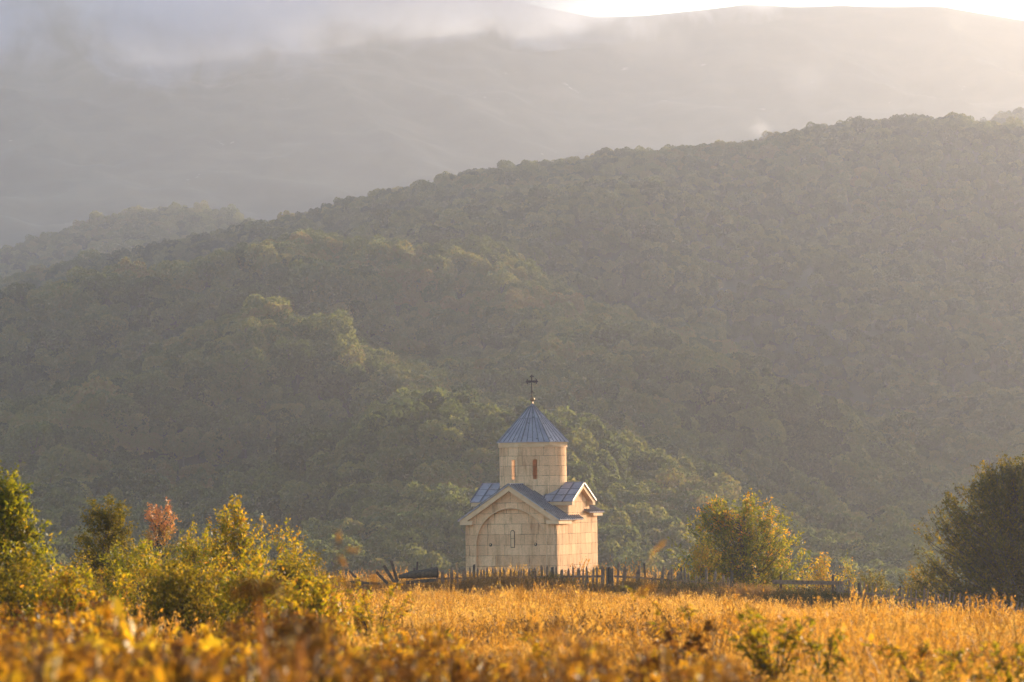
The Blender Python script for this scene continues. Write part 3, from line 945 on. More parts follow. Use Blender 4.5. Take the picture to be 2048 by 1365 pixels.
def tree(name, label, cat, x, y, H, prof_, nb, ntw, nl, leaf, mat, seed, trunk=.05, low=.12, up=.5, hue=None, group=None, droop=.25,
         twig=.1, stems=1, lean=(0, 0), jag=.12, zoff=-.08, aspect=.55, finger=0):
    """prof_: [(height fraction, radius m)] crown envelope"""
    rg = np.random.default_rng(seed)
    root = empty(name, (x, y, float(G(x, y)) + zoff), label, cat, group=group)
    ph = np.array([p_[0] for p_ in prof_]); pr = np.array([p_[1] for p_ in prof_])
    paths = []
    C = []; A = []; HU = []
    sb = []
    for k in range(stems):
        a = rg.uniform(0, 6.28); r0 = 0 if stems == 1 else rg.uniform(.05, .3) * pr.max()
        b0 = np.array([r0 * math.cos(a) * .4, r0 * math.sin(a) * .4, 0])
        tp = np.array([lean[0] + r0 * math.cos(a) * 1.1, lean[1] + r0 * math.sin(a) * 1.1, H * (.86 if stems == 1 else rg.uniform(.6, .9))])
        q = bez(b0, (b0 + tp) / 2 + rg.normal(0, .05 * H, 3) * [1, 1, 0], tp, 12)
        q[1:-1] += rg.normal(0, .008 * H, (10, 3))
        paths.append((q, np.linspace(trunk / math.sqrt(stems), trunk * .12, 12)))
        sb.append(q)
    for i in range(nb):
        q = sb[i % stems]
        tf = (i + rg.random()) / nb
        tf = low + (1.0 - low) * tf
        th = rg.uniform(0, 6.28)
        rr = np.interp(tf, ph, pr) * (math.sqrt(rg.uniform(.25, 1))) * (1 + rg.normal(0, jag))
        tip = np.array([rr * math.cos(th) + lean[0] * tf, rr * math.sin(th) + lean[1] * tf, tf * H * (1 + rg.normal(0, jag * .2))])
        sfrac = max(.06, tf - up * .55 * rg.uniform(.5, 1.1) * rr / max(H, .1) - .08)
        idx = min(11, max(0, sfrac / .9 * 11)); i0 = int(idx)
        s0 = q[i0] + (q[min(i0 + 1, 11)] - q[i0]) * (idx - i0)
        mid = s0 * .45 + tip * .55 + np.array([(tip - s0)[0] * .12, (tip - s0)[1] * .12, -.06 * np.linalg.norm(tip - s0) * 2 * up])
        br = bez(s0, mid, tip, 8)
        br[1:-1] += np.cumsum(rg.normal(0, .018 * np.linalg.norm(tip - s0), (6, 3)), 0) * np.array([.6, .8, 1, .8, .5, .2])[:, None]
        bl = np.linalg.norm(tip - s0)
        paths.append((br, np.linspace(trunk * .16, trunk * .035, 8) * (.5 + .5 * min(1, bl / (H * .3)))))
        for k in range(ntw):
            f = rg.uniform(.3, 1.0) if k else 1.0
            ii = min(6.999, f * 7); a0 = int(ii)
            b0 = br[a0] + (br[min(a0 + 1, 7)] - br[a0]) * (ii - a0)
            dr = unit(br[7] - br[5]); dr = unit(dr + rg.normal(0, .75, 3) + np.array([0, 0, .35]))
            if k == 0: dr = unit(unit(br[7] - br[5]) + np.array([0, 0, .5]) + rg.normal(0, .2, 3))
            tl = twig * rg.uniform(.5, 1.3) * (1.0 if k or not finger else finger)
            e = b0 + dr * tl
            if k % 3 == 0:
                paths.append((np.array([b0, (b0 + e) / 2 + rg.normal(0, .01, 3), e]), [trunk * .045, trunk * .035, trunk * .02]))
            m_ = max(2, int(nl * tl / twig))
            fr = rg.uniform(.05, 1.05, m_)[:, None]
            pp = b0 + (e - b0) * fr + rg.normal(0, leaf * .55, (m_, 3))
            C.append(pp)
            A.append(unit(dr + rg.normal(0, .8, (m_, 3)) + np.array([0, 0, -droop * 2])))
            hb_ = rg.normal(0, .1)
            HU.append(np.clip((hue(tf, rr / (pr.max() + 1e-6), rg) if hue else .4) + hb_ + rg.normal(0, .12, m_), 0, 1))
    C = np.concatenate(C); A = np.concatenate(A); HU = np.concatenate(HU)
    n_ = len(C)
    V, Fq = leaves_arrays(C, A, leaf * rg.uniform(.6, 1.3, n_), leaf * aspect * rg.uniform(.7, 1.2, n_), rg=rg)
    np_mesh('crown', V, Fq, mat, root, hue=HU)
    V, Fq = tube_arrays(paths, 5)
    np_mesh('trunk' if stems == 1 else 'stems', V, Fq, m_wood, root, smooth=True)
    return root


def at(px, d):
    """ground position under picture column px at distance d"""
    x_ = P(px, 1100, d).x
    return x_, d


def height_to(px, py, d):
    x_, y_ = at(px, d)
    return P(px, py, d).z - float(G(x_, y_)) + .08


# ---------------- left trees
def T(name, label, cat, px, top, d, prof_, **kw):
    x_, y_ = at(px, d)
    return tree(name, label, cat, x_, y_, height_to(px, top, d), prof_, **kw)


T('broadleaf_tree', 'leafy yellow green tree with spiky upright shoots at the left edge', 'tree', 6, 975, 66,
  [(0, .5), (.2, 1.05), (.45, 1.0), (.62, .8), (.8, .5), (.92, .34), (1, .22)], nb=220, ntw=9, nl=10, leaf=.075, mat=m_green, seed=1, trunk=.07, hue=lambda t_, r_, g: .25 + .35 * g.random() * (1.1 - t_) + (.3 if g.random() < .08 else 0), twig=.16, finger=2.2, up=.8)
T('broadleaf_tree', 'narrow dark green young tree with a rounded top, left of the rust topped tree', 'tree', 212, 1008, 95,
  [(0, .3), (.2, .66), (.4, .72), (.5, .60), (.68, .74), (.85, .68), (.95, .45), (1, .25)], nb=170, ntw=8, nl=10, leaf=.07, mat=m_olive, seed=2, trunk=.06, hue=lambda t_, r_, g: .25 + .25 * g.random() + (.3 if t_ < .4 and g.random() < .3 else 0), twig=.15)
T('hawthorn_tree', 'gnarled thin tree with rust red leaves at its top', 'tree', 322, 1014, 100,
  [(0, .5), (.25, .85), (.5, .8), (.68, .62), (.8, .42), (.92, .42), (1, .25)], nb=125, ntw=8, nl=8, leaf=.062, mat=m_rust, seed=3, trunk=.09, hue=lambda t_, r_, g: np.clip((t_ - .70) * 5, 0, .85) + .05, twig=.13, lean=(.02, 0))
T('shrub', 'bright yellow green shrub with arching top shoots right of the rust topped tree', 'shrub', 470, 1030, 78,
  [(0, .5), (.3, .85), (.6, .75), (.8, .55), (.93, .25), (1, .1)], nb=130, ntw=8, nl=9, leaf=.068, mat=m_green, seed=4, trunk=.05, stems=4, hue=lambda t_, r_, g: .4 + .3 * g.random(), twig=.15, finger=1.8, jag=.2)
T('shrub', 'bright yellow green shrub with loose hooked shoots at the right end of the left thicket', 'shrub', 578, 1072, 76,
  [(0, .4), (.3, .62), (.6, .55), (.85, .38), (1, .1)], nb=70, ntw=7, nl=8, leaf=.055, mat=m_green, seed=5, trunk=.04, stems=4, hue=lambda t_, r_, g: .42 + .3 * g.random(), twig=.15, finger=2.2, jag=.25)
T('shrub', 'mid green shrub filling the foot of the narrow dark tree', 'shrub', 165, 1105, 84,
  [(0, .5), (.4, .7), (.8, .45), (1, .2)], nb=60, ntw=7, nl=8, leaf=.055, mat=m_olive, seed=6, trunk=.04, stems=3, hue=lambda t_, r_, g: .3 + .4 * g.random(), twig=.14)
T('shrub', 'yellow leafed shrub in front of the rust topped tree', 'shrub', 300, 1120, 70,
  [(0, .6), (.4, .85), (.8, .6), (1, .2)], nb=80, ntw=7, nl=8, leaf=.052, mat=m_green, seed=7, trunk=.04, stems=4, hue=lambda t_, r_, g: .45 + .35 * g.random(), twig=.14)
T('shrub', 'yellowing shrub in front of the bright arching shrub', 'shrub', 430, 1125, 64,
  [(0, .6), (.4, .85), (.8, .55), (1, .2)], nb=80, ntw=7, nl=8, leaf=.05, mat=m_green, seed=8, trunk=.04, stems=4, hue=lambda t_, r_, g: .5 + .3 * g.random(), twig=.14)
T('shrub', 'golden leafed shrub low in front of the left edge tree', 'shrub', 95, 1150, 56,
  [(0, .5), (.4, .75), (.8, .55), (1, .2)], nb=70, ntw=7, nl=8, leaf=.05, mat=m_green, seed=9, trunk=.04, stems=4, hue=lambda t_, r_, g: .55 + .3 * g.random(), twig=.13)
T('shrub', 'low yellow green shrub at the right foot of the left thicket', 'shrub', 560, 1160, 60,
  [(0, .4), (.5, .6), (.8, .5), (1, .2)], nb=50, ntw=7, nl=8, leaf=.05, mat=m_green, seed=10, trunk=.03, stems=4, hue=lambda t_, r_, g: .5 + .3 * g.random(), twig=.13)
T('shrub', 'small upright shrub with pale leaf tips standing alone left of the broken fence', 'shrub', 652, 1128, 105,
  [(0, .25), (.5, .3), (.8, .26), (1, .1)], nb=46, ntw=6, nl=8, leaf=.04, mat=m_olive, seed=12, trunk=.03, stems=3, hue=lambda t_, r_, g: .5 + .3 * g.random(), twig=.12)
T('shrub', 'low leafy shrub at the near end of the broken fence', 'shrub', 700, 1196, 62,
  [(0, .4), (.5, .55), (1, .3)], nb=34, ntw=6, nl=8, leaf=.055, mat=m_green, seed=13, trunk=.03, stems=4, hue=lambda t_, r_, g: .45 + .2 * g.random(), twig=.14)


for k, (px_, top_, d_, r_, hu_, lb) in enumerate([
    (30, 1130, 52, .8, .5, 'yellow green shrub at the foot of the left edge tree'),
    (140, 1165, 50, .7, .6, 'golden shrub below the gap between the left edge tree and the narrow dark tree'),
    (262, 1110, 72, .8, .45, 'green shrub directly below the narrow dark tree'),
    (355, 1150, 54, .8, .6, 'golden green shrub below the rust topped tree'),
    (395, 1085, 82, .7, .5, 'green shrub wedged between the rust topped tree and the bright arching shrub'),
    (500, 1155, 55, .75, .55, 'golden green shrub below the bright arching shrub'),
    (600, 1135, 66, .55, .5, 'yellow green shrub under the hooked shoots'),
    (620, 1190, 50, .5, .6, 'low golden shrub at the right foot of the left thicket'),
]):
    T('shrub', lb, 'shrub', px_, top_ - 14, d_, [(0, r_), (.4, r_ * 1.2), (.8, r_ * .85), (1, .25)], nb=150, ntw=8, nl=9, leaf=.058, mat=m_green if k % 3 else m_olive,
      seed=700 + k, trunk=.035, stems=4, hue=lambda t_, r__, g, h=hu_: h - .12 + .25 * g.random(), twig=.13, jag=.2)
# ---------------- right trees
T('broadleaf_tree', 'young round crowned tree with yellow green and orange leaves, right of the church', 'tree', 1480, 1008, 182,
  [(0, 1.2), (.15, 2.3), (.35, 2.75), (.6, 2.5), (.8, 2.0), (.92, 1.5), (1, 1.0)], nb=230, ntw=9, nl=10, leaf=.14, mat=m_green, seed=21, trunk=.17, low=.16, hue=lambda t_, r_, g: .2 + .22 * g.random() + (.5 if g.random() < .10 + .2 * (t_ > .85) else 0), twig=.34, finger=1.5, up=.9)
T('shrub', 'yellow green shrub at the left foot of the round crowned tree', 'shrub', 1408, 1085, 178,
  [(0, .8), (.4, 1.0), (.8, .75), (1, .3)], nb=60, ntw=7, nl=8, leaf=.11, mat=m_green, seed=22, trunk=.06, stems=3, hue=lambda t_, r_, g: .5 + .3 * g.random(), twig=.28)
T('shrub', 'yellow shrub at the right foot of the round crowned tree', 'shrub', 1560, 1108, 186,
  [(0, .8), (.4, 1.0), (.8, .7), (1, .3)], nb=55, ntw=7, nl=8, leaf=.11, mat=m_green, seed=23, trunk=.06, stems=3, hue=lambda t_, r_, g: .5 + .3 * g.random(), twig=.28)
T('shrub', 'yellow leaved bush behind the long horizontal board', 'shrub', 1640, 1118, 188,
  [(0, .8), (.4, 1.0), (.8, .7), (1, .3)], nb=55, ntw=7, nl=8, leaf=.11, mat=m_green, seed=24, trunk=.06, stems=3, hue=lambda t_, r_, g: .55 + .3 * g.random(), twig=.28)
T('shrub', 'slim sprouting shrub between the yellow bush and the grey green bush', 'shrub', 1697, 1128, 186,
  [(0, .35), (.5, .4), (1, .15)], nb=26, ntw=6, nl=7, leaf=.09, mat=m_green, seed=25, trunk=.05, stems=3, hue=lambda t_, r_, g: .4 + .3 * g.random(), twig=.26, finger=2)
T('shrub', 'low grey green bush behind the sagging fence', 'shrub', 1752, 1146, 190,
  [(0, .9), (.5, 1.1), (.8, .8), (1, .3)], nb=60, ntw=7, nl=8, leaf=.10, mat=m_olive, seed=26, trunk=.06, stems=4, hue=lambda t_, r_, g: .25 + .3 * g.random(), twig=.28)
T('broadleaf_tree', 'large dense dark tree at the right edge behind the fence', 'tree', 2040, 935, 166,
  [(0, 4.5), (.12, 5.0), (.38, 4.2), (.55, 3.7), (.78, 3.0), (.88, 2.2), (.96, 1.2), (1, .5)], nb=560, ntw=12, nl=11, leaf=.14, mat=m_olive, seed=31, trunk=.28, low=.05, hue=lambda t_, r_, g: .22 + .3 * g.random(), twig=.36, finger=1.4, up=.8, droop=.05)
T('shrub', 'sunlit yellow edged bush at the left foot of the large dark tree', 'shrub', 1835, 1140, 172,
  [(0, .6), (.4, .85), (.8, .6), (1, .25)], nb=50, ntw=7, nl=8, leaf=.10, mat=m_olive, seed=32, trunk=.06, stems=3, hue=lambda t_, r_, g: .6 + .3 * g.random(), twig=.28)


# ---------------- leafy shoots in the near field
def shoot_bush(label, px, top, d, w_, nst, seed, hue0=.35, bend=.5):
    rg = np.random.default_rng(seed)
    x_, y_ = at(px, d)
    H = height_to(px, top - 14, d)
    root = empty('leafy_shoot', (x_, y_, float(G(x_, y_)) - .05), label, 'plant', group='leafy green shoots in the near meadow')
    paths = []; C = []; A = []; HU = []
    for k in range(nst):
        a = rg.uniform(0, 6.28)
        tip = np.array([1.7 * w_ * math.cos(a) * rg.uniform(.2, 1), w_ * math.sin(a), H * rg.uniform(.6, 1.02)])
        if k == 0: tip = np.array([-w_ * bend * 2, 0, H])
        q = bez(np.zeros(3) + rg.normal(0, .04, 3) * [1, 1, 0], np.array([tip[0] * .2, tip[1] * .2, tip[2] * .8]), tip, 14)
        paths.append((q, np.linspace(.009, .002, 14)))
        n_side = int(22 * H)
        for j in range(n_side):
            f = rg.uniform(.15, 1) * 13; i0 = min(12, int(f))
            b0 = q[i0] + (q[i0 + 1] - q[i0]) * (f - i0)
            dr = unit(unit(q[i0 + 1] - q[i0]) * .6 + rg.normal(0, .7, 3))
            ln = rg.uniform(.05, .13)
            e = b0 + dr * ln + np.array([0, 0, -.015])
            paths.append((np.array([b0, (b0 + e) / 2, e]), [.0025, .002, .001]))
            # paired leaflets along the leaf stalk
            m_ = 7
            fr = np.linspace(.3, 1.0, m_)[:, None]
            side = unit(np.cross(dr, np.array([0, 0, 1.]) + rg.normal(0, .3, 3)))
            sg = np.where(np.arange(m_) % 2, 1, -1)[:, None]
            pp = b0 + (e - b0) * fr + side * sg * .014
            C.append(pp); A.append(unit(side * sg + dr * .5 + rg.normal(0, .15, (m_, 3))))
            HU.append(np.clip(hue0 + .2 + rg.normal(0, .15) + rg.normal(0, .08, m_), 0, 1))
    C = np.concatenate(C); A = np.concatenate(A); HU = np.concatenate(HU); n_ = len(C)
    V, Fq = leaves_arrays(C, A, .048 * rg.uniform(.7, 1.2, n_), .021 * rg.uniform(.7, 1.2, n_), rg=rg)
    np_mesh('leaves', V, Fq, m_green, root, hue=HU)
    V, Fq = tube_arrays(paths, 4)
    np_mesh('stems', V, Fq, m_wood, root, smooth=True)


shoot_bush('single long arching leafy shoot leaning left over the golden grass', 1390, 1192, 42, .32, 3, 41, .45, 1.0)
shoot_bush('upright leafy green bush with arching shoots in the golden grass', 1545, 1238, 36, .24, 17, 42, .35)
shoot_bush('small leafy shoot leaning right of the upright green bush', 1645, 1288, 36, .18, 9, 43, .35, -.4)
shoot_bush('low leafy shoots poking up near the bottom, under the dark tree fence', 1835, 1308, 34, .24, 13, 44, .5)
shoot_bush('dense low leafy shoots left of the bottom right corner', 1945, 1318, 34, .18, 12, 45, .4)
shoot_bush('leafy shoots in the bottom right corner', 2030, 1312, 34, .2, 13, 46, .4)
shoot_bush('leafy shoots half buried in golden weeds below the church', 1110, 1285, 34, .26, 12, 47, .5)
shoot_bush('yellow green shoots in front of the broken fence', 745, 1180, 55, .4, 16, 48, .5)
shoot_bush('leafy shoots in the weeds below the left end of the picket fence', 830, 1285, 34, .3, 16, 49, .45)
shoot_bush('leafy shoots in the orange weeds at the lower left', 640, 1215, 40, .35, 14, 50, .5)

# ---------------- grass tufts (stuff)
def grass_proto(seed, n, H, spread, seedy):
    rg = np.random.default_rng(seed)
    Vs = []; Fs = []; Hs = []; off = 0
    for k in range(n):
        a = rg.uniform(0, 6.28); b = np.array([rg.normal(0, spread), rg.normal(0, spread), 0])
        h = H * rg.uniform(.55, 1.1)
        ln = rg.normal(0, .22, 2) * h
        tip = b + np.array([ln[0], ln[1], h])
        mid = (b + tip) / 2 + np.array([-ln[0] * .2, -ln[1] * .2, h * .1])
        w_ = rg.uniform(.0035, .007) * (1 if k % 2 else .7)
        sd_ = np.array([math.cos(a), math.sin(a), 0]) * w_
        Vs.append([b - sd_, b + sd_, mid + sd_, mid - sd_]); Vs.append([mid - sd_, mid + sd_, tip + sd_ * .4, tip - sd_ * .4])
        hu = rg.uniform(.1, .7); Hs += [hu, hu]
        if rg.random() < seedy:
            d_ = unit(tip - mid); L_ = rg.uniform(.05, .12) * H / .5
            for j in range(5):
                c = tip + d_ * (j / 5 - .3) * L_ + rg.normal(0, .008, 3)
                a2 = unit(d_ + rg.normal(0, .5, 3)); s2 = unit(np.cross(a2, rg.normal(size=3))) * rg.uniform(.006, .012)
                l2 = a2 * rg.uniform(.012, .024)
                Vs.append([c - l2, c + s2, c + l2, c - s2]); Hs.append(rg.uniform(.6, 1))
    V = np.array(Vs).reshape(-1, 3); Fq = np.arange(len(V)).reshape(-1, 4)
    return np_mesh('grass_tuft_shape', V, Fq, m_straw, hue=np.array(Hs), link=False)


gp = [grass_proto(60 + k, 34, [.5, .42, .6, .36][k], .10, [.8, .6, .9, .5][k]) for k in range(4)]
rg = np.random.default_rng(77)


def field_points(d0, d1, dens, rg, margin=1.5):
    d = np.sqrt(rg.uniform(d0 ** 2, d1 ** 2, int(dens * (2 * .12 * margin) * (d1 ** 2 - d0 ** 2) / 2)))
    u_ = rg.uniform(-.12, .12, len(d)) * margin
    return u_ * d, d


x1, y1 = field_points(24, 95, 12, rg); x2, y2 = field_points(95, 185, 9, rg); x3, y3 = field_points(185, 262, 3, rg)
x = np.concatenate([x1, x2, x3]); y = np.concatenate([y1, y2, y3])
# keep the inside of the church clear
ca, sa = math.cos(R(-18)), math.sin(R(-18))
lx = (x - c0.x) * ca + (y - c0.y) * sa; ly = -(x - c0.x) * sa + (y - c0.y) * ca
k_ = ~((np.abs(lx) < 2.8) & (ly > -4.3) & (ly < 3.6))
x, y = x[k_], y[k_]
pt = fbm(x * .12 + 3, y * .06, 3)
s = rg.uniform(.55, 1.0, len(x)) * (1 + .3 * pt) * np.where(rg.random(len(x)) < .07, 1.5, 1)
dfe = np.interp(1024 + x / y * F, [640, 880, 1220, 1450, 1700, 1800, 1900, 2060], [176, 174, 166, 164, 156, 150, 145, 140]) - y
pxg = 1024 + x / y * F
s = np.where((dfe < -1.5) & (dfe > -45), s * np.where(pxg < 1330, 1.8, .5), s)
s = s * (1 - .25 * (dfe > -1.5) * np.exp(-(np.maximum(0, np.abs(dfe) - 4) / 5) ** 2))
n = len(x); print('grass', n)
scatter('grass', np.stack([x, y, G(x, y) - .02], 1), rg.integers(0, 4, n), np.stack([rg.normal(0, .12, n), rg.normal(0, .12, n) - .05, rg.uniform(0, 6.28, n)], 1),
        np.stack([s, s, s * rg.uniform(.8, 1.2, n)], 1), gp, 'tall dry golden meadow grass full of seed heads', 'grass')


# ---------------- foreground weeds (stuff, out of focus)
def weed_proto(seed, H, kind):
    rg = np.random.default_rng(seed)
    paths = []; C = []; A = []; L_ = []; HU = []
    for k in range(3):
        tip = np.array([rg.normal(0, .14), rg.normal(0, .14), H * rg.uniform(.75, 1)])
        q = bez(np.array([rg.normal(0, .05), rg.normal(0, .05), 0]), tip * [.3, .3, .6], tip, 8)
        paths.append((q, np.linspace(.006, .0025, 8)))
        for j in range(16):
            f = rg.uniform(.3, 1) * 7; i0 = min(6, int(f)); b0 = q[i0] + (q[i0 + 1] - q[i0]) * (f - i0)
            dr = unit(np.array([rg.normal(), rg.normal(), rg.uniform(.2, 1.4)]))
            ln = rg.uniform(.04, .13); e = b0 + dr * ln
            paths.append((np.array([b0, e]), [.0022, .0012]))
            m_ = {0: 4, 1: 9, 2: 7}[kind]
            pp = b0 + (e - b0) * rg.uniform(.3, 1.1, (m_, 1)) + rg.normal(0, .012, (m_, 3))
            C.append(pp); A.append(unit(dr + rg.normal(0, .8, (m_, 3))))
            L_.append(rg.uniform(.6, 1.3, m_) * {0: .062, 1: .02, 2: .04}[kind]); HU.append(np.clip(rg.normal({0: .62, 1: .2, 2: .5}[kind], .25, m_), 0, 1))
    C = np.concatenate(C); A = np.concatenate(A); L_ = np.concatenate(L_); HU = np.concatenate(HU)
    V, Fq = leaves_arrays(C, A, L_, L_ * .6, rg=rg)
    tv, tf = tube_arrays(paths, 3)
    return np_mesh('weed_shape', np.concatenate([V, tv]), np.concatenate([Fq, tf + len(V)]), m_weed, hue=np.concatenate([HU, np.full(len(tf), .05)]), link=False)


wp = [weed_proto(90 + k, 1.0, [0, 1, 2, 0, 2][k]) for k in range(5)]
# height of the weed tops seen in the picture, by column
WX = [-200, 0, 150, 300, 450, 600, 700, 800, 1000, 1200, 1400, 1600, 1800, 2048, 2250]
WY = [1150, 1165, 1205, 1235, 1200, 1205, 1235, 1250, 1262, 1265, 1285, 1325, 1350, 1370, 1380]
px = rg.uniform(-250, 2300, 1700); d = np.sqrt(rg.uniform(12.5 ** 2, 36 ** 2, 1700))
top = np.interp(px, WX, WY) + 32 + rg.exponential(40, 1700) - 90 * fbm(px * .009 + 5, d * .12, 3)
cl = fbm(px * .012, d * .25, 2)
top = top - 45 * cl - np.where(rg.random(len(top)) < .06, rg.uniform(20, 60, len(top)), 0)
x = (px - 1024) / F * d; y = d
zt = (elev(px, top)) * d
H = zt - G(x, y)
k_ = (H > .3)
x, y, H = x[k_], y[k_], H[k_]; n = len(x)
print('weeds', n)
ws = np.clip(H, .8, 1.3)
scatter('weeds', np.stack([x, y, G(x, y) - .02], 1), rg.integers(0, 5, n), np.stack([rg.normal(0, .06, n), rg.normal(0, .06, n), rg.uniform(0, 6.28, n)], 1),
        np.stack([ws, ws, H], 1), wp, 'tangle of dry orange and yellow weeds across the foreground', 'weeds')

# ---------------- bramble thicket below the fence (stuff)
def bramble_proto(seed):
    rg = np.random.default_rng(seed)
    C = []; A = []; HU = []; paths = []
    for k in range(26):
        a = rg.uniform(0, 6.28); tip = np.array([.42 * math.cos(a) * rg.random() ** .5, .42 * math.sin(a) * rg.random() ** .5, rg.uniform(.35, 1.0)])
        b0 = tip * [.3, .3, 0]
        q = bez(b0, tip * [.5, .5, .9], tip, 6); paths.append((q, np.linspace(.008, .003, 6)))
        m_ = 14
        i0 = rg.integers(0, 5, m_); fr = rg.random((m_, 1))
        C.append(q[i0] * (1 - fr) + q[i0 + 1] * fr + rg.normal(0, .03, (m_, 3))); A.append(unit(rg.normal(size=(m_, 3)))); HU.append(np.clip(rg.normal(.45, .28, m_), 0, 1))
    C = np.concatenate(C); A = np.concatenate(A); HU = np.concatenate(HU)
    V, Fq = leaves_arrays(C, A, .045 * rg.uniform(.5, 1.2, len(C)), .03 * rg.uniform(.5, 1.2, len(C)), rg=rg)
    tv, tf = tube_arrays(paths, 3)
    return np_mesh('bramble_shape', np.concatenate([V, tv]), np.concatenate([Fq, tf + len(V)]), m_bramble, hue=np.concatenate([HU, np.full(len(tf), .3)]), link=False)


bp = [bramble_proto(120 + k) for k in range(3)]
# fence line in the picture: (px, distance, picket top y)
FL = [(640, 176, 1150), (880, 174, 1139), (1220, 166, 1134), (1450, 164, 1150), (1700, 156, 1164), (1800, 150, 1176), (1900, 145, 1190), (2060, 140, 1206)]
fx = [a[0] for a in FL]; fd = [a[1] for a in FL]; fy = [a[2] for a in FL]
nb_ = 2800
px = rg.uniform(600, 1720, nb_); d = np.interp(px, fx, fd) - rg.exponential(3.0, nb_) - .3 + np.where(rg.random(nb_) < .25, 3, 0)
x = (px - 1024) / F * d; y = d
hmax = np.interp(px, [600, 700, 860, 960, 1080, 1180, 1220, 1240, 1300, 1460, 2600, 1720], [1.0, 1.1, 1.1, 1.25, 1.2, .8, .7, .95, 1.05, 1.05, .75, .65])
s = hmax * rg.uniform(.6, 1.25, nb_) * np.exp(-np.maximum(0, np.interp(px, fx, fd) - d - 1) * .12)
px2 = np.concatenate([rg.uniform(1070, 1290, 260), rg.uniform(640, 900, 200), rg.uniform(1700, 2050, 260)])
d2 = np.interp(px2, fx, fd) - rg.uniform(4, 22, len(px2)); x2 = (px2 - 1024) / F * d2; s2 = rg.uniform(.3, .55, len(px2))
x = np.concatenate([x, x2]); y = np.concatenate([y, d2]); s = np.concatenate([s, s2]); nb_ = len(x)
scatter('brambles', np.stack([x, y, G(x, y) - .02], 1), rg.integers(0, 3, nb_), np.stack([np.zeros(nb_), np.zeros(nb_), rg.uniform(0, 6.28, nb_)], 1),
        np.stack([np.clip(s, .5, .9), np.clip(s, .5, .9), s], 1), bp, 'dark tangle of brambles and rusty weeds along the foot of the fence', 'brambles')

# ------------------------------------------------------------------ fence
m_plank = simple_mat('weathered_wood', (.12, .072, .048), (.28, .18, .12), scale=9, rough=.9, bump=.5)
m_plank2 = simple_mat('dark_rotten_wood', (.05, .033, .022), (.13, .09, .06), scale=9, rough=.9, bump=.5)


def board(mb, c, w_, th, h, yaw, tilt, fwd, point=True):
    """pointed picket standing at c"""
    pts = [(-w_ / 2, 0), (w_ / 2, 0), (w_ / 2, h - w_ * 1.1), (0, h), (-w_ / 2, h - w_ * 1.1)] if point else [(-w_ / 2, 0), (w_ / 2, 0), (w_ / 2, h), (-w_ / 2, h * .985)]
    M = Matrix.Translation(c) @ Matrix.Rotation(yaw, 4, 'Z') @ Matrix.Rotation(fwd, 4, 'X') @ Matrix.Rotation(tilt, 4, 'Y')
    n = len(pts)
    vs = [M @ Vector((x_, -th / 2, z_)) for x_, z_ in pts] + [M @ Vector((x_, th / 2, z_)) for x_, z_ in pts]
    mb.add(vs, [list(range(n)), list(range(2 * n - 1, n - 1, -1))] + [[i + n, (i + 1) % n + n, (i + 1) % n, i] for i in range(n)])


def fence(label, pa, pb, sp_px, seed, tilt0=0.0, tiltv=.04, hv=.03, posts=(), h0=None, skip=.0, mat=m_plank, tiltramp=None):
    rg = np.random.default_rng(seed)
    def pos(px_):
        d_ = float(np.interp(px_, fx, fd)); x_ = P(px_, 1150, d_).x
        return x_, d_
    xa, ya = pos(pa)
    root = empty('picket_fence', (xa, ya, float(G(xa, ya))), label, 'fence')
    o0 = Vector((xa, ya, float(G(xa, ya))))
    px_ = pa
    while px_ <= pb:
        x_, d_ = pos(px_)
        g = float(G(x_, d_)) - .1
        top_ = P(px_, float(np.interp(px_, fx, fy)), d_).z
        h = (top_ - g) * (1 + rg.normal(0, hv))
        tl = tilt0 + rg.normal(0, tiltv) + (tiltramp(px_) if tiltramp else 0)
        if rg.random() > skip:
            mb = MB(); board(mb, Vector((x_, d_, g)) - o0, .098 * rg.uniform(.85, 1.1), .022, h / max(.6, math.cos(tl)), math.atan2(ya - pos(pb)[1], xa - pos(pb)[0]) + math.pi, tl, rg.normal(0, .03))
            mb.build('picket', mat, root)
        px_ += sp_px * rg.uniform(.88, 1.12)
    for fr in (.28, .74):
        pl = []
        for q in np.linspace(pa - 3, pb + 3, 8):
            x_, d_ = pos(q); g = float(G(x_, d_)) - .1; top_ = P(q, float(np.interp(q, fx, fy)), d_).z
            pl.append((x_ - o0.x, d_ - o0.y + .035, g + (top_ - g) * fr - o0.z))
        mb = MB()
        for a, b_ in zip(pl[:-1], pl[1:]):
            mb.prism([(a[0], a[1], a[2]), (b_[0], b_[1], b_[2]), (b_[0], b_[1], b_[2] + .08), (a[0], a[1], a[2] + .08)], (0, .04, 0))
        mb.build('rail', mat, root)
    for (q, ty, wd) in posts:
        x_, d_ = pos(q); g = float(G(x_, d_)) - .2
        mb = MB(); board(mb, Vector((x_, d_ + .11, g)) - o0, wd, wd, P(q, ty, d_).z - g, rg.normal(0, .2), rg.normal(0, .03), 0, point=False)
        mb.build('post', m_plank2, root)
    return root


fence('weathered grey picket fence in front of the church, with pointed pickets', 877, 1206, 6.6, 201, posts=[(945, 1129, .09), (1108, 1134, .1)], hv=.035)
fence('leaning picket fence overgrown with weeds right of the thick double post', 1231, 1462, 7.4, 202, tilt0=.12, tiltv=.06, hv=.08, posts=[(1216, 1134, .13), (1224, 1137, .16), (1294, 1126, .07), (1367, 1134, .08)], skip=.12)
fence('old sagging picket fence at the right with slanting pickets', 1672, 2050, 8.0, 203, tilt0=.0, tiltv=.07, hv=.06, posts=[(1718, 1165, .12), (1797, 1172, .07), (1985, 1200, .08)], skip=.04, mat=m_plank, tiltramp=lambda q: .35 * float(sstep(1760, 1850, q)))


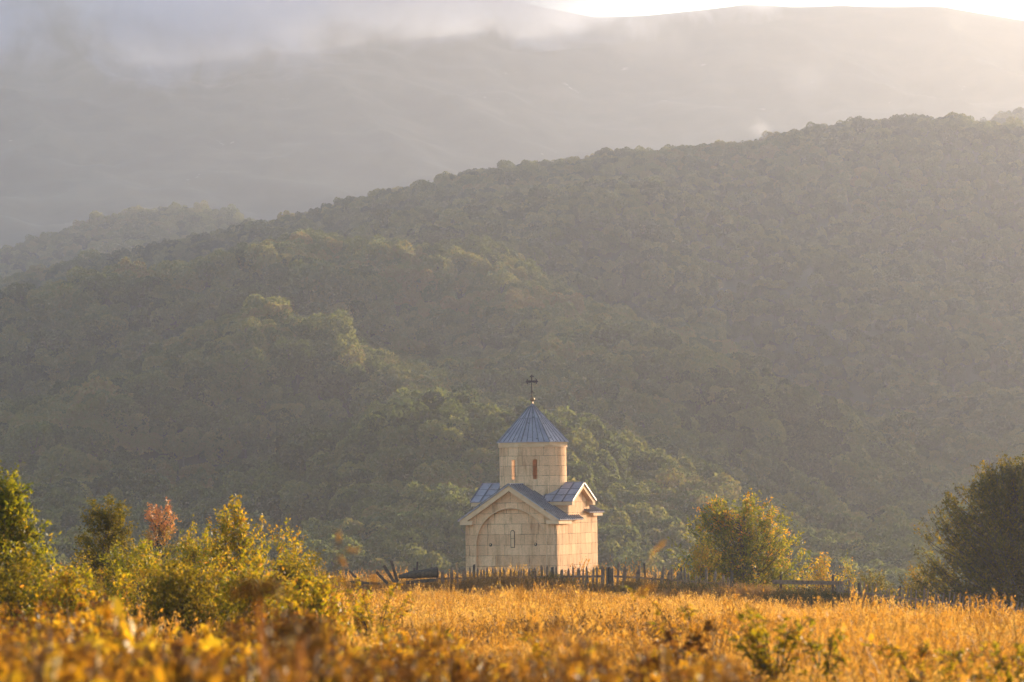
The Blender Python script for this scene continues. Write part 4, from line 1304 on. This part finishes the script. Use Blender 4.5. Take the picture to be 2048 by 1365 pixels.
def lone(name, label, cat, p0, p1, d_, wd, group=None, th=None, mat=None):
    a = P(*p0, d_); b_ = P(*p1, d_ + .15)
    root_loc = a
    mb = MB()
    v = b_ - a; ln = v.length; v.normalize()
    s_ = Vector((v.z, 0, -v.x)) * wd / 2
    th = th or wd * .5
    q = [-s_, s_, s_ + v * ln * .97, s_ * .1 + v * ln, -s_ * .9 + v * ln * .985]
    mb.prism(q, (0, th, 0))
    o = mb.build(name, mat or m_plank2)
    o.location = root_loc
    tag(o, label, cat, group)
    return o


lone('broken_stake', 'short dark broken stake leaning left at the far left of the fence wreck', 'stake', (726, 1170), (698, 1142), 171, .10)
lone('broken_stake', 'thick dark stake leaning left, second from the left in the fence wreck', 'stake', (775, 1168), (752, 1144), 171.5, .12)
lone('broken_stake', 'long dark stake leaning left beside the tallest stake', 'stake', (792, 1170), (767, 1131), 170.8, .13)
lone('broken_stake', 'tallest dark stake sticking up from the fence wreck', 'stake', (797, 1172), (782, 1121), 171.3, .12)
lone('broken_stake', 'thin upright stake standing behind the fallen log', 'stake', (832, 1160), (835, 1124), 174.5, .09)
lone('broken_stake', 'short stub of a stake touching the left part of the fallen log', 'stake', (827, 1160), (829, 1136), 173.8, .1)
# fallen beam: tapering old log on two planks
lg = empty('fallen_log', P(800, 1155, 172.5), 'rough dark fallen log propped slanting against the left end of the picket fence', 'log')
o0 = P(800, 1155, 172.5)
pts = [P(798, 1154, 172.8) - o0, P(825, 1150, 172.7) - o0, P(850, 1147, 172.6) - o0, P(876, 1145, 172.5) - o0]
V, Fq = tube_arrays([(np.array(pts), [.08, .15, .18, .22])], 9)
V = V + np.random.default_rng(5).normal(0, .012, V.shape)
np_mesh('trunk', V, Fq, m_plank2, lg)
mb = MB(); e = P(876, 1145, 172.5) - o0
mb.prism([(e.x + .003, e.y + .19 * math.cos(a), e.z + .19 * math.sin(a)) for a in np.linspace(0, 6.28, 10, endpoint=False)], (.02, 0, 0)); mb.build('cut_end', m_plank2, lg)
mb = MB(); q = P(863, 1138, 172.5) - o0
mb.prism([(q.x - .06, q.y, q.z - .05), (q.x + .06, q.y, q.z - .05), (q.x + .04, q.y, q.z + .06), (q.x - .03, q.y, q.z + .07)], (0, .08, 0)); mb.build('branch_stub', m_plank2, lg)
lone('plank', 'grey plank lying under the fallen log', 'plank', (812, 1166), (872, 1160), 171.8, .14, th=.05)
lone('plank', 'flat plank lying in the wreck left of the fallen log', 'plank', (700, 1164), (760, 1168), 171.2, .1, th=.05)
bb = empty('board_rail', P(1548, 1164, 168), 'long brown horizontal board on short posts right of the round crowned tree', 'rail')
o0 = P(1548, 1164, 168)
mb = MB(); a = P(1545, 1160, 168) - o0; b_ = P(1686, 1163, 166) - o0
mb.prism([a, b_, b_ - Vector((0, 0, .14)), a - Vector((0, 0, .16))], (0, .05, 0)); mb.build('board', m_plank, bb)
for q in (1560, 1664):
    dq = float(np.interp(q, [1545, 1686], [168, 166])) + .12
    a = P(q, 1150, dq); g = float(G(a.x, dq)) - .15
    mb = MB(); board(mb, Vector((a.x, dq, g)) - o0, .1, .1, a.z - g, .1, .02, 0, point=False); mb.build('post', m_plank2, bb)
lone('fence_post', 'dark thin post standing in front of the trunk of the round crowned tree', 'post', (1463, 1180), (1464, 1142), 163, .12)


# ------------------------------------------------------------------ single blurred plants near the camera
def umbel(label, px, py, d_, rad, seed, fwd=0.0):
    rg = np.random.default_rng(seed)
    top_ = P(px, py, d_); g = float(G(top_.x, d_))
    root = empty('dry_umbel', (top_.x, d_, g), label, 'plant')
    H = top_.z - g
    q = bez(np.array([0.06, 0, 0]), np.array([.02, 0, H * .5]), np.array([0, 0, H - rad * .7]), 10)
    V, Fq = tube_arrays([(q, np.linspace(.010, .007, 10))], 6); np_mesh('stalk', V, Fq, m_straw, root, hue=np.full(len(Fq), .9))
    paths = []; C = []; A = []
    for k in range(26):
        a = rg.uniform(0, 6.28); r_ = rad * math.sqrt(rg.uniform(.05, 1))
        e = np.array([r_ * math.cos(a), r_ * math.sin(a), H - rad * .1 + rg.normal(0, .008) - rad * .6 * (r_ / rad) ** 2])
        paths.append((bez(q[-1], (q[-1] + e) / 2 + np.array([0, 0, -.1 * rad]), e, 5), [.0015] * 5))
        for j in range(10):
            f = e + rg.normal(0, .14 * rad, 3) * [1, 1, .35]
            C.append(f); A.append(unit(rg.normal(size=3)))
            if j % 2 == 0: paths.append((np.array([e - [0, 0, .01], f]), [.0009, .0007]))
    V, Fq = tube_arrays(paths, 3); np_mesh('rays', V, Fq, m_weed, root, hue=np.full(len(Fq), .15))
    C = np.array(C); A = np.array(A); V, Fq = leaves_arrays(C, A, .012, .008, rg=rg); np_mesh('seeds', V, Fq, m_weed, root, hue=rg.uniform(0, .35, len(C)))


umbel('large blurred brown umbel on a pale stalk in front of the left thicket', 518, 1150, 11, .078, 301)
umbel('blurred brown umbel low at the left, beneath the bright arching shrub', 600, 1232, 10, .07, 302)


def grass_stalk(label, pts, d_, hl, seed, wid=.006, hue0=1.0):
    """pts: picture points from low on the stalk to the tip; seed head over the last part"""
    rg = np.random.default_rng(seed)
    q = np.array([P(a, b_, d_) for a, b_ in pts])
    base = q[0].copy(); g = float(G(base[0], d_))
    root = empty('grass_stalk', (base[0], d_, g), label, 'grass')
    q = np.vstack([[base[0] + .02, d_, g], q]) - np.array([base[0], d_, g])
    # resample
    seg = np.r_[0, np.cumsum(np.linalg.norm(np.diff(q, axis=0), axis=1))]
    tt = np.linspace(0, seg[-1], 24); qs = np.stack([np.interp(tt, seg, q[:, k]) for k in range(3)], 1)
    V, Fq = tube_arrays([(qs, np.linspace(.0028, .0012, 24))], 4); np_mesh('stalk', V, Fq, m_straw, root, hue=np.full(len(Fq), .4))
    n_ = 90
    tq = seg[-1] - rg.uniform(0, 1, n_) * hl
    C = np.stack([np.interp(tq, seg, q[:, k]) for k in range(3)], 1) + rg.normal(0, wid * .5, (n_, 3))
    dr = unit(q[-1] - q[-2])
    V, Fq = leaves_arrays(C, unit(dr + rg.normal(0, .4, (n_, 3))), .011, .005, rg=rg)
    np_mesh('seed_head', V, Fq, m_straw, root, hue=np.clip(rg.normal(hue0, .15, n_), 0, 1))


grass_stalk('blurred grass stalk with a bright seed head, tallest of the three left of the church', [(668, 1180), (672, 1110), (678, 1068)], 16, .022, 401)
grass_stalk('blurred grass stalk with its seed head pointing right, left of the church', [(660, 1200), (668, 1130), (690, 1098), (717, 1101)], 16, .045, 402)
grass_stalk('blurred grass stalk whose seed head droops down, left of the church', [(664, 1220), (672, 1120), (680, 1112), (690, 1132)], 16, .035, 403)
grass_stalk('blurred dark grass stalk with a drooping head in front of the fence wreck', [(712, 1230), (702, 1190), (690, 1165), (680, 1150)], 15, .05, 404, hue0=.3)
grass_stalk('blurred feathery grass plume leaning right above the fence, right of the church', [(1288, 1200), (1294, 1150), (1302, 1110), (1330, 1082)], 17, .075, 405, wid=.008)
grass_stalk('short blurred golden grass head upright below the middle of the church', [(1043, 1225), (1043, 1205), (1044, 1172)], 15, .06, 406, wid=.008, hue0=.6)
grass_stalk('short blurred golden grass head below the right wall of the church', [(1164, 1240), (1164, 1215), (1163, 1185)], 15, .055, 407, wid=.008, hue0=.6)
grass_stalk('blurred orange grass head upright in front of the narrow dark tree', [(206, 1220), (203, 1190), (200, 1150)], 14, .07, 408, hue0=.3)
grass_stalk('blurred grass head in front of the fence wreck', [(765, 1200), (752, 1175), (744, 1150)], 15, .05, 409, hue0=.6)
grass_stalk('blurred curved golden grass head over the fence shadow right of the church', [(1262, 1240), (1270, 1200), (1290, 1180), (1308, 1172)], 15, .06, 410, wid=.007, hue0=.7)

# fine pale grasses standing tall in front of the church wall
rg = np.random.default_rng(500)
for k, (px_, py_) in enumerate([(958, 1120), (967, 1130), (985, 1100), (992, 1112), (1006, 1104), (1012, 1122), (1020, 1115), (1036, 1108), (1048, 1124), (1075, 1115), (912, 1126), (905, 1135)]):
    grass_stalk(['fine pale grass stem before the church wall, ' + w_ for w_ in ('far left of the wall tuft', 'second of the wall tuft', 'tallest, under the left round hole', 'right of the tallest', 'near the middle of the arch', 'short, near the middle of the arch', 'under the slit window', 'right of the slit window', 'short, under the right round hole', 'near the right end of the arch')][k] if k < 10 else ['fine pale grass stem just left of the church corner, taller of two', 'fine pale grass stem left of the church corner, shorter of two'][k - 10],
                [(px_ + rg.normal(6, 4), 1168), (px_ + 4, (py_ + 1168) / 2), (px_, py_)], 165, .5, 510 + k, wid=.03)
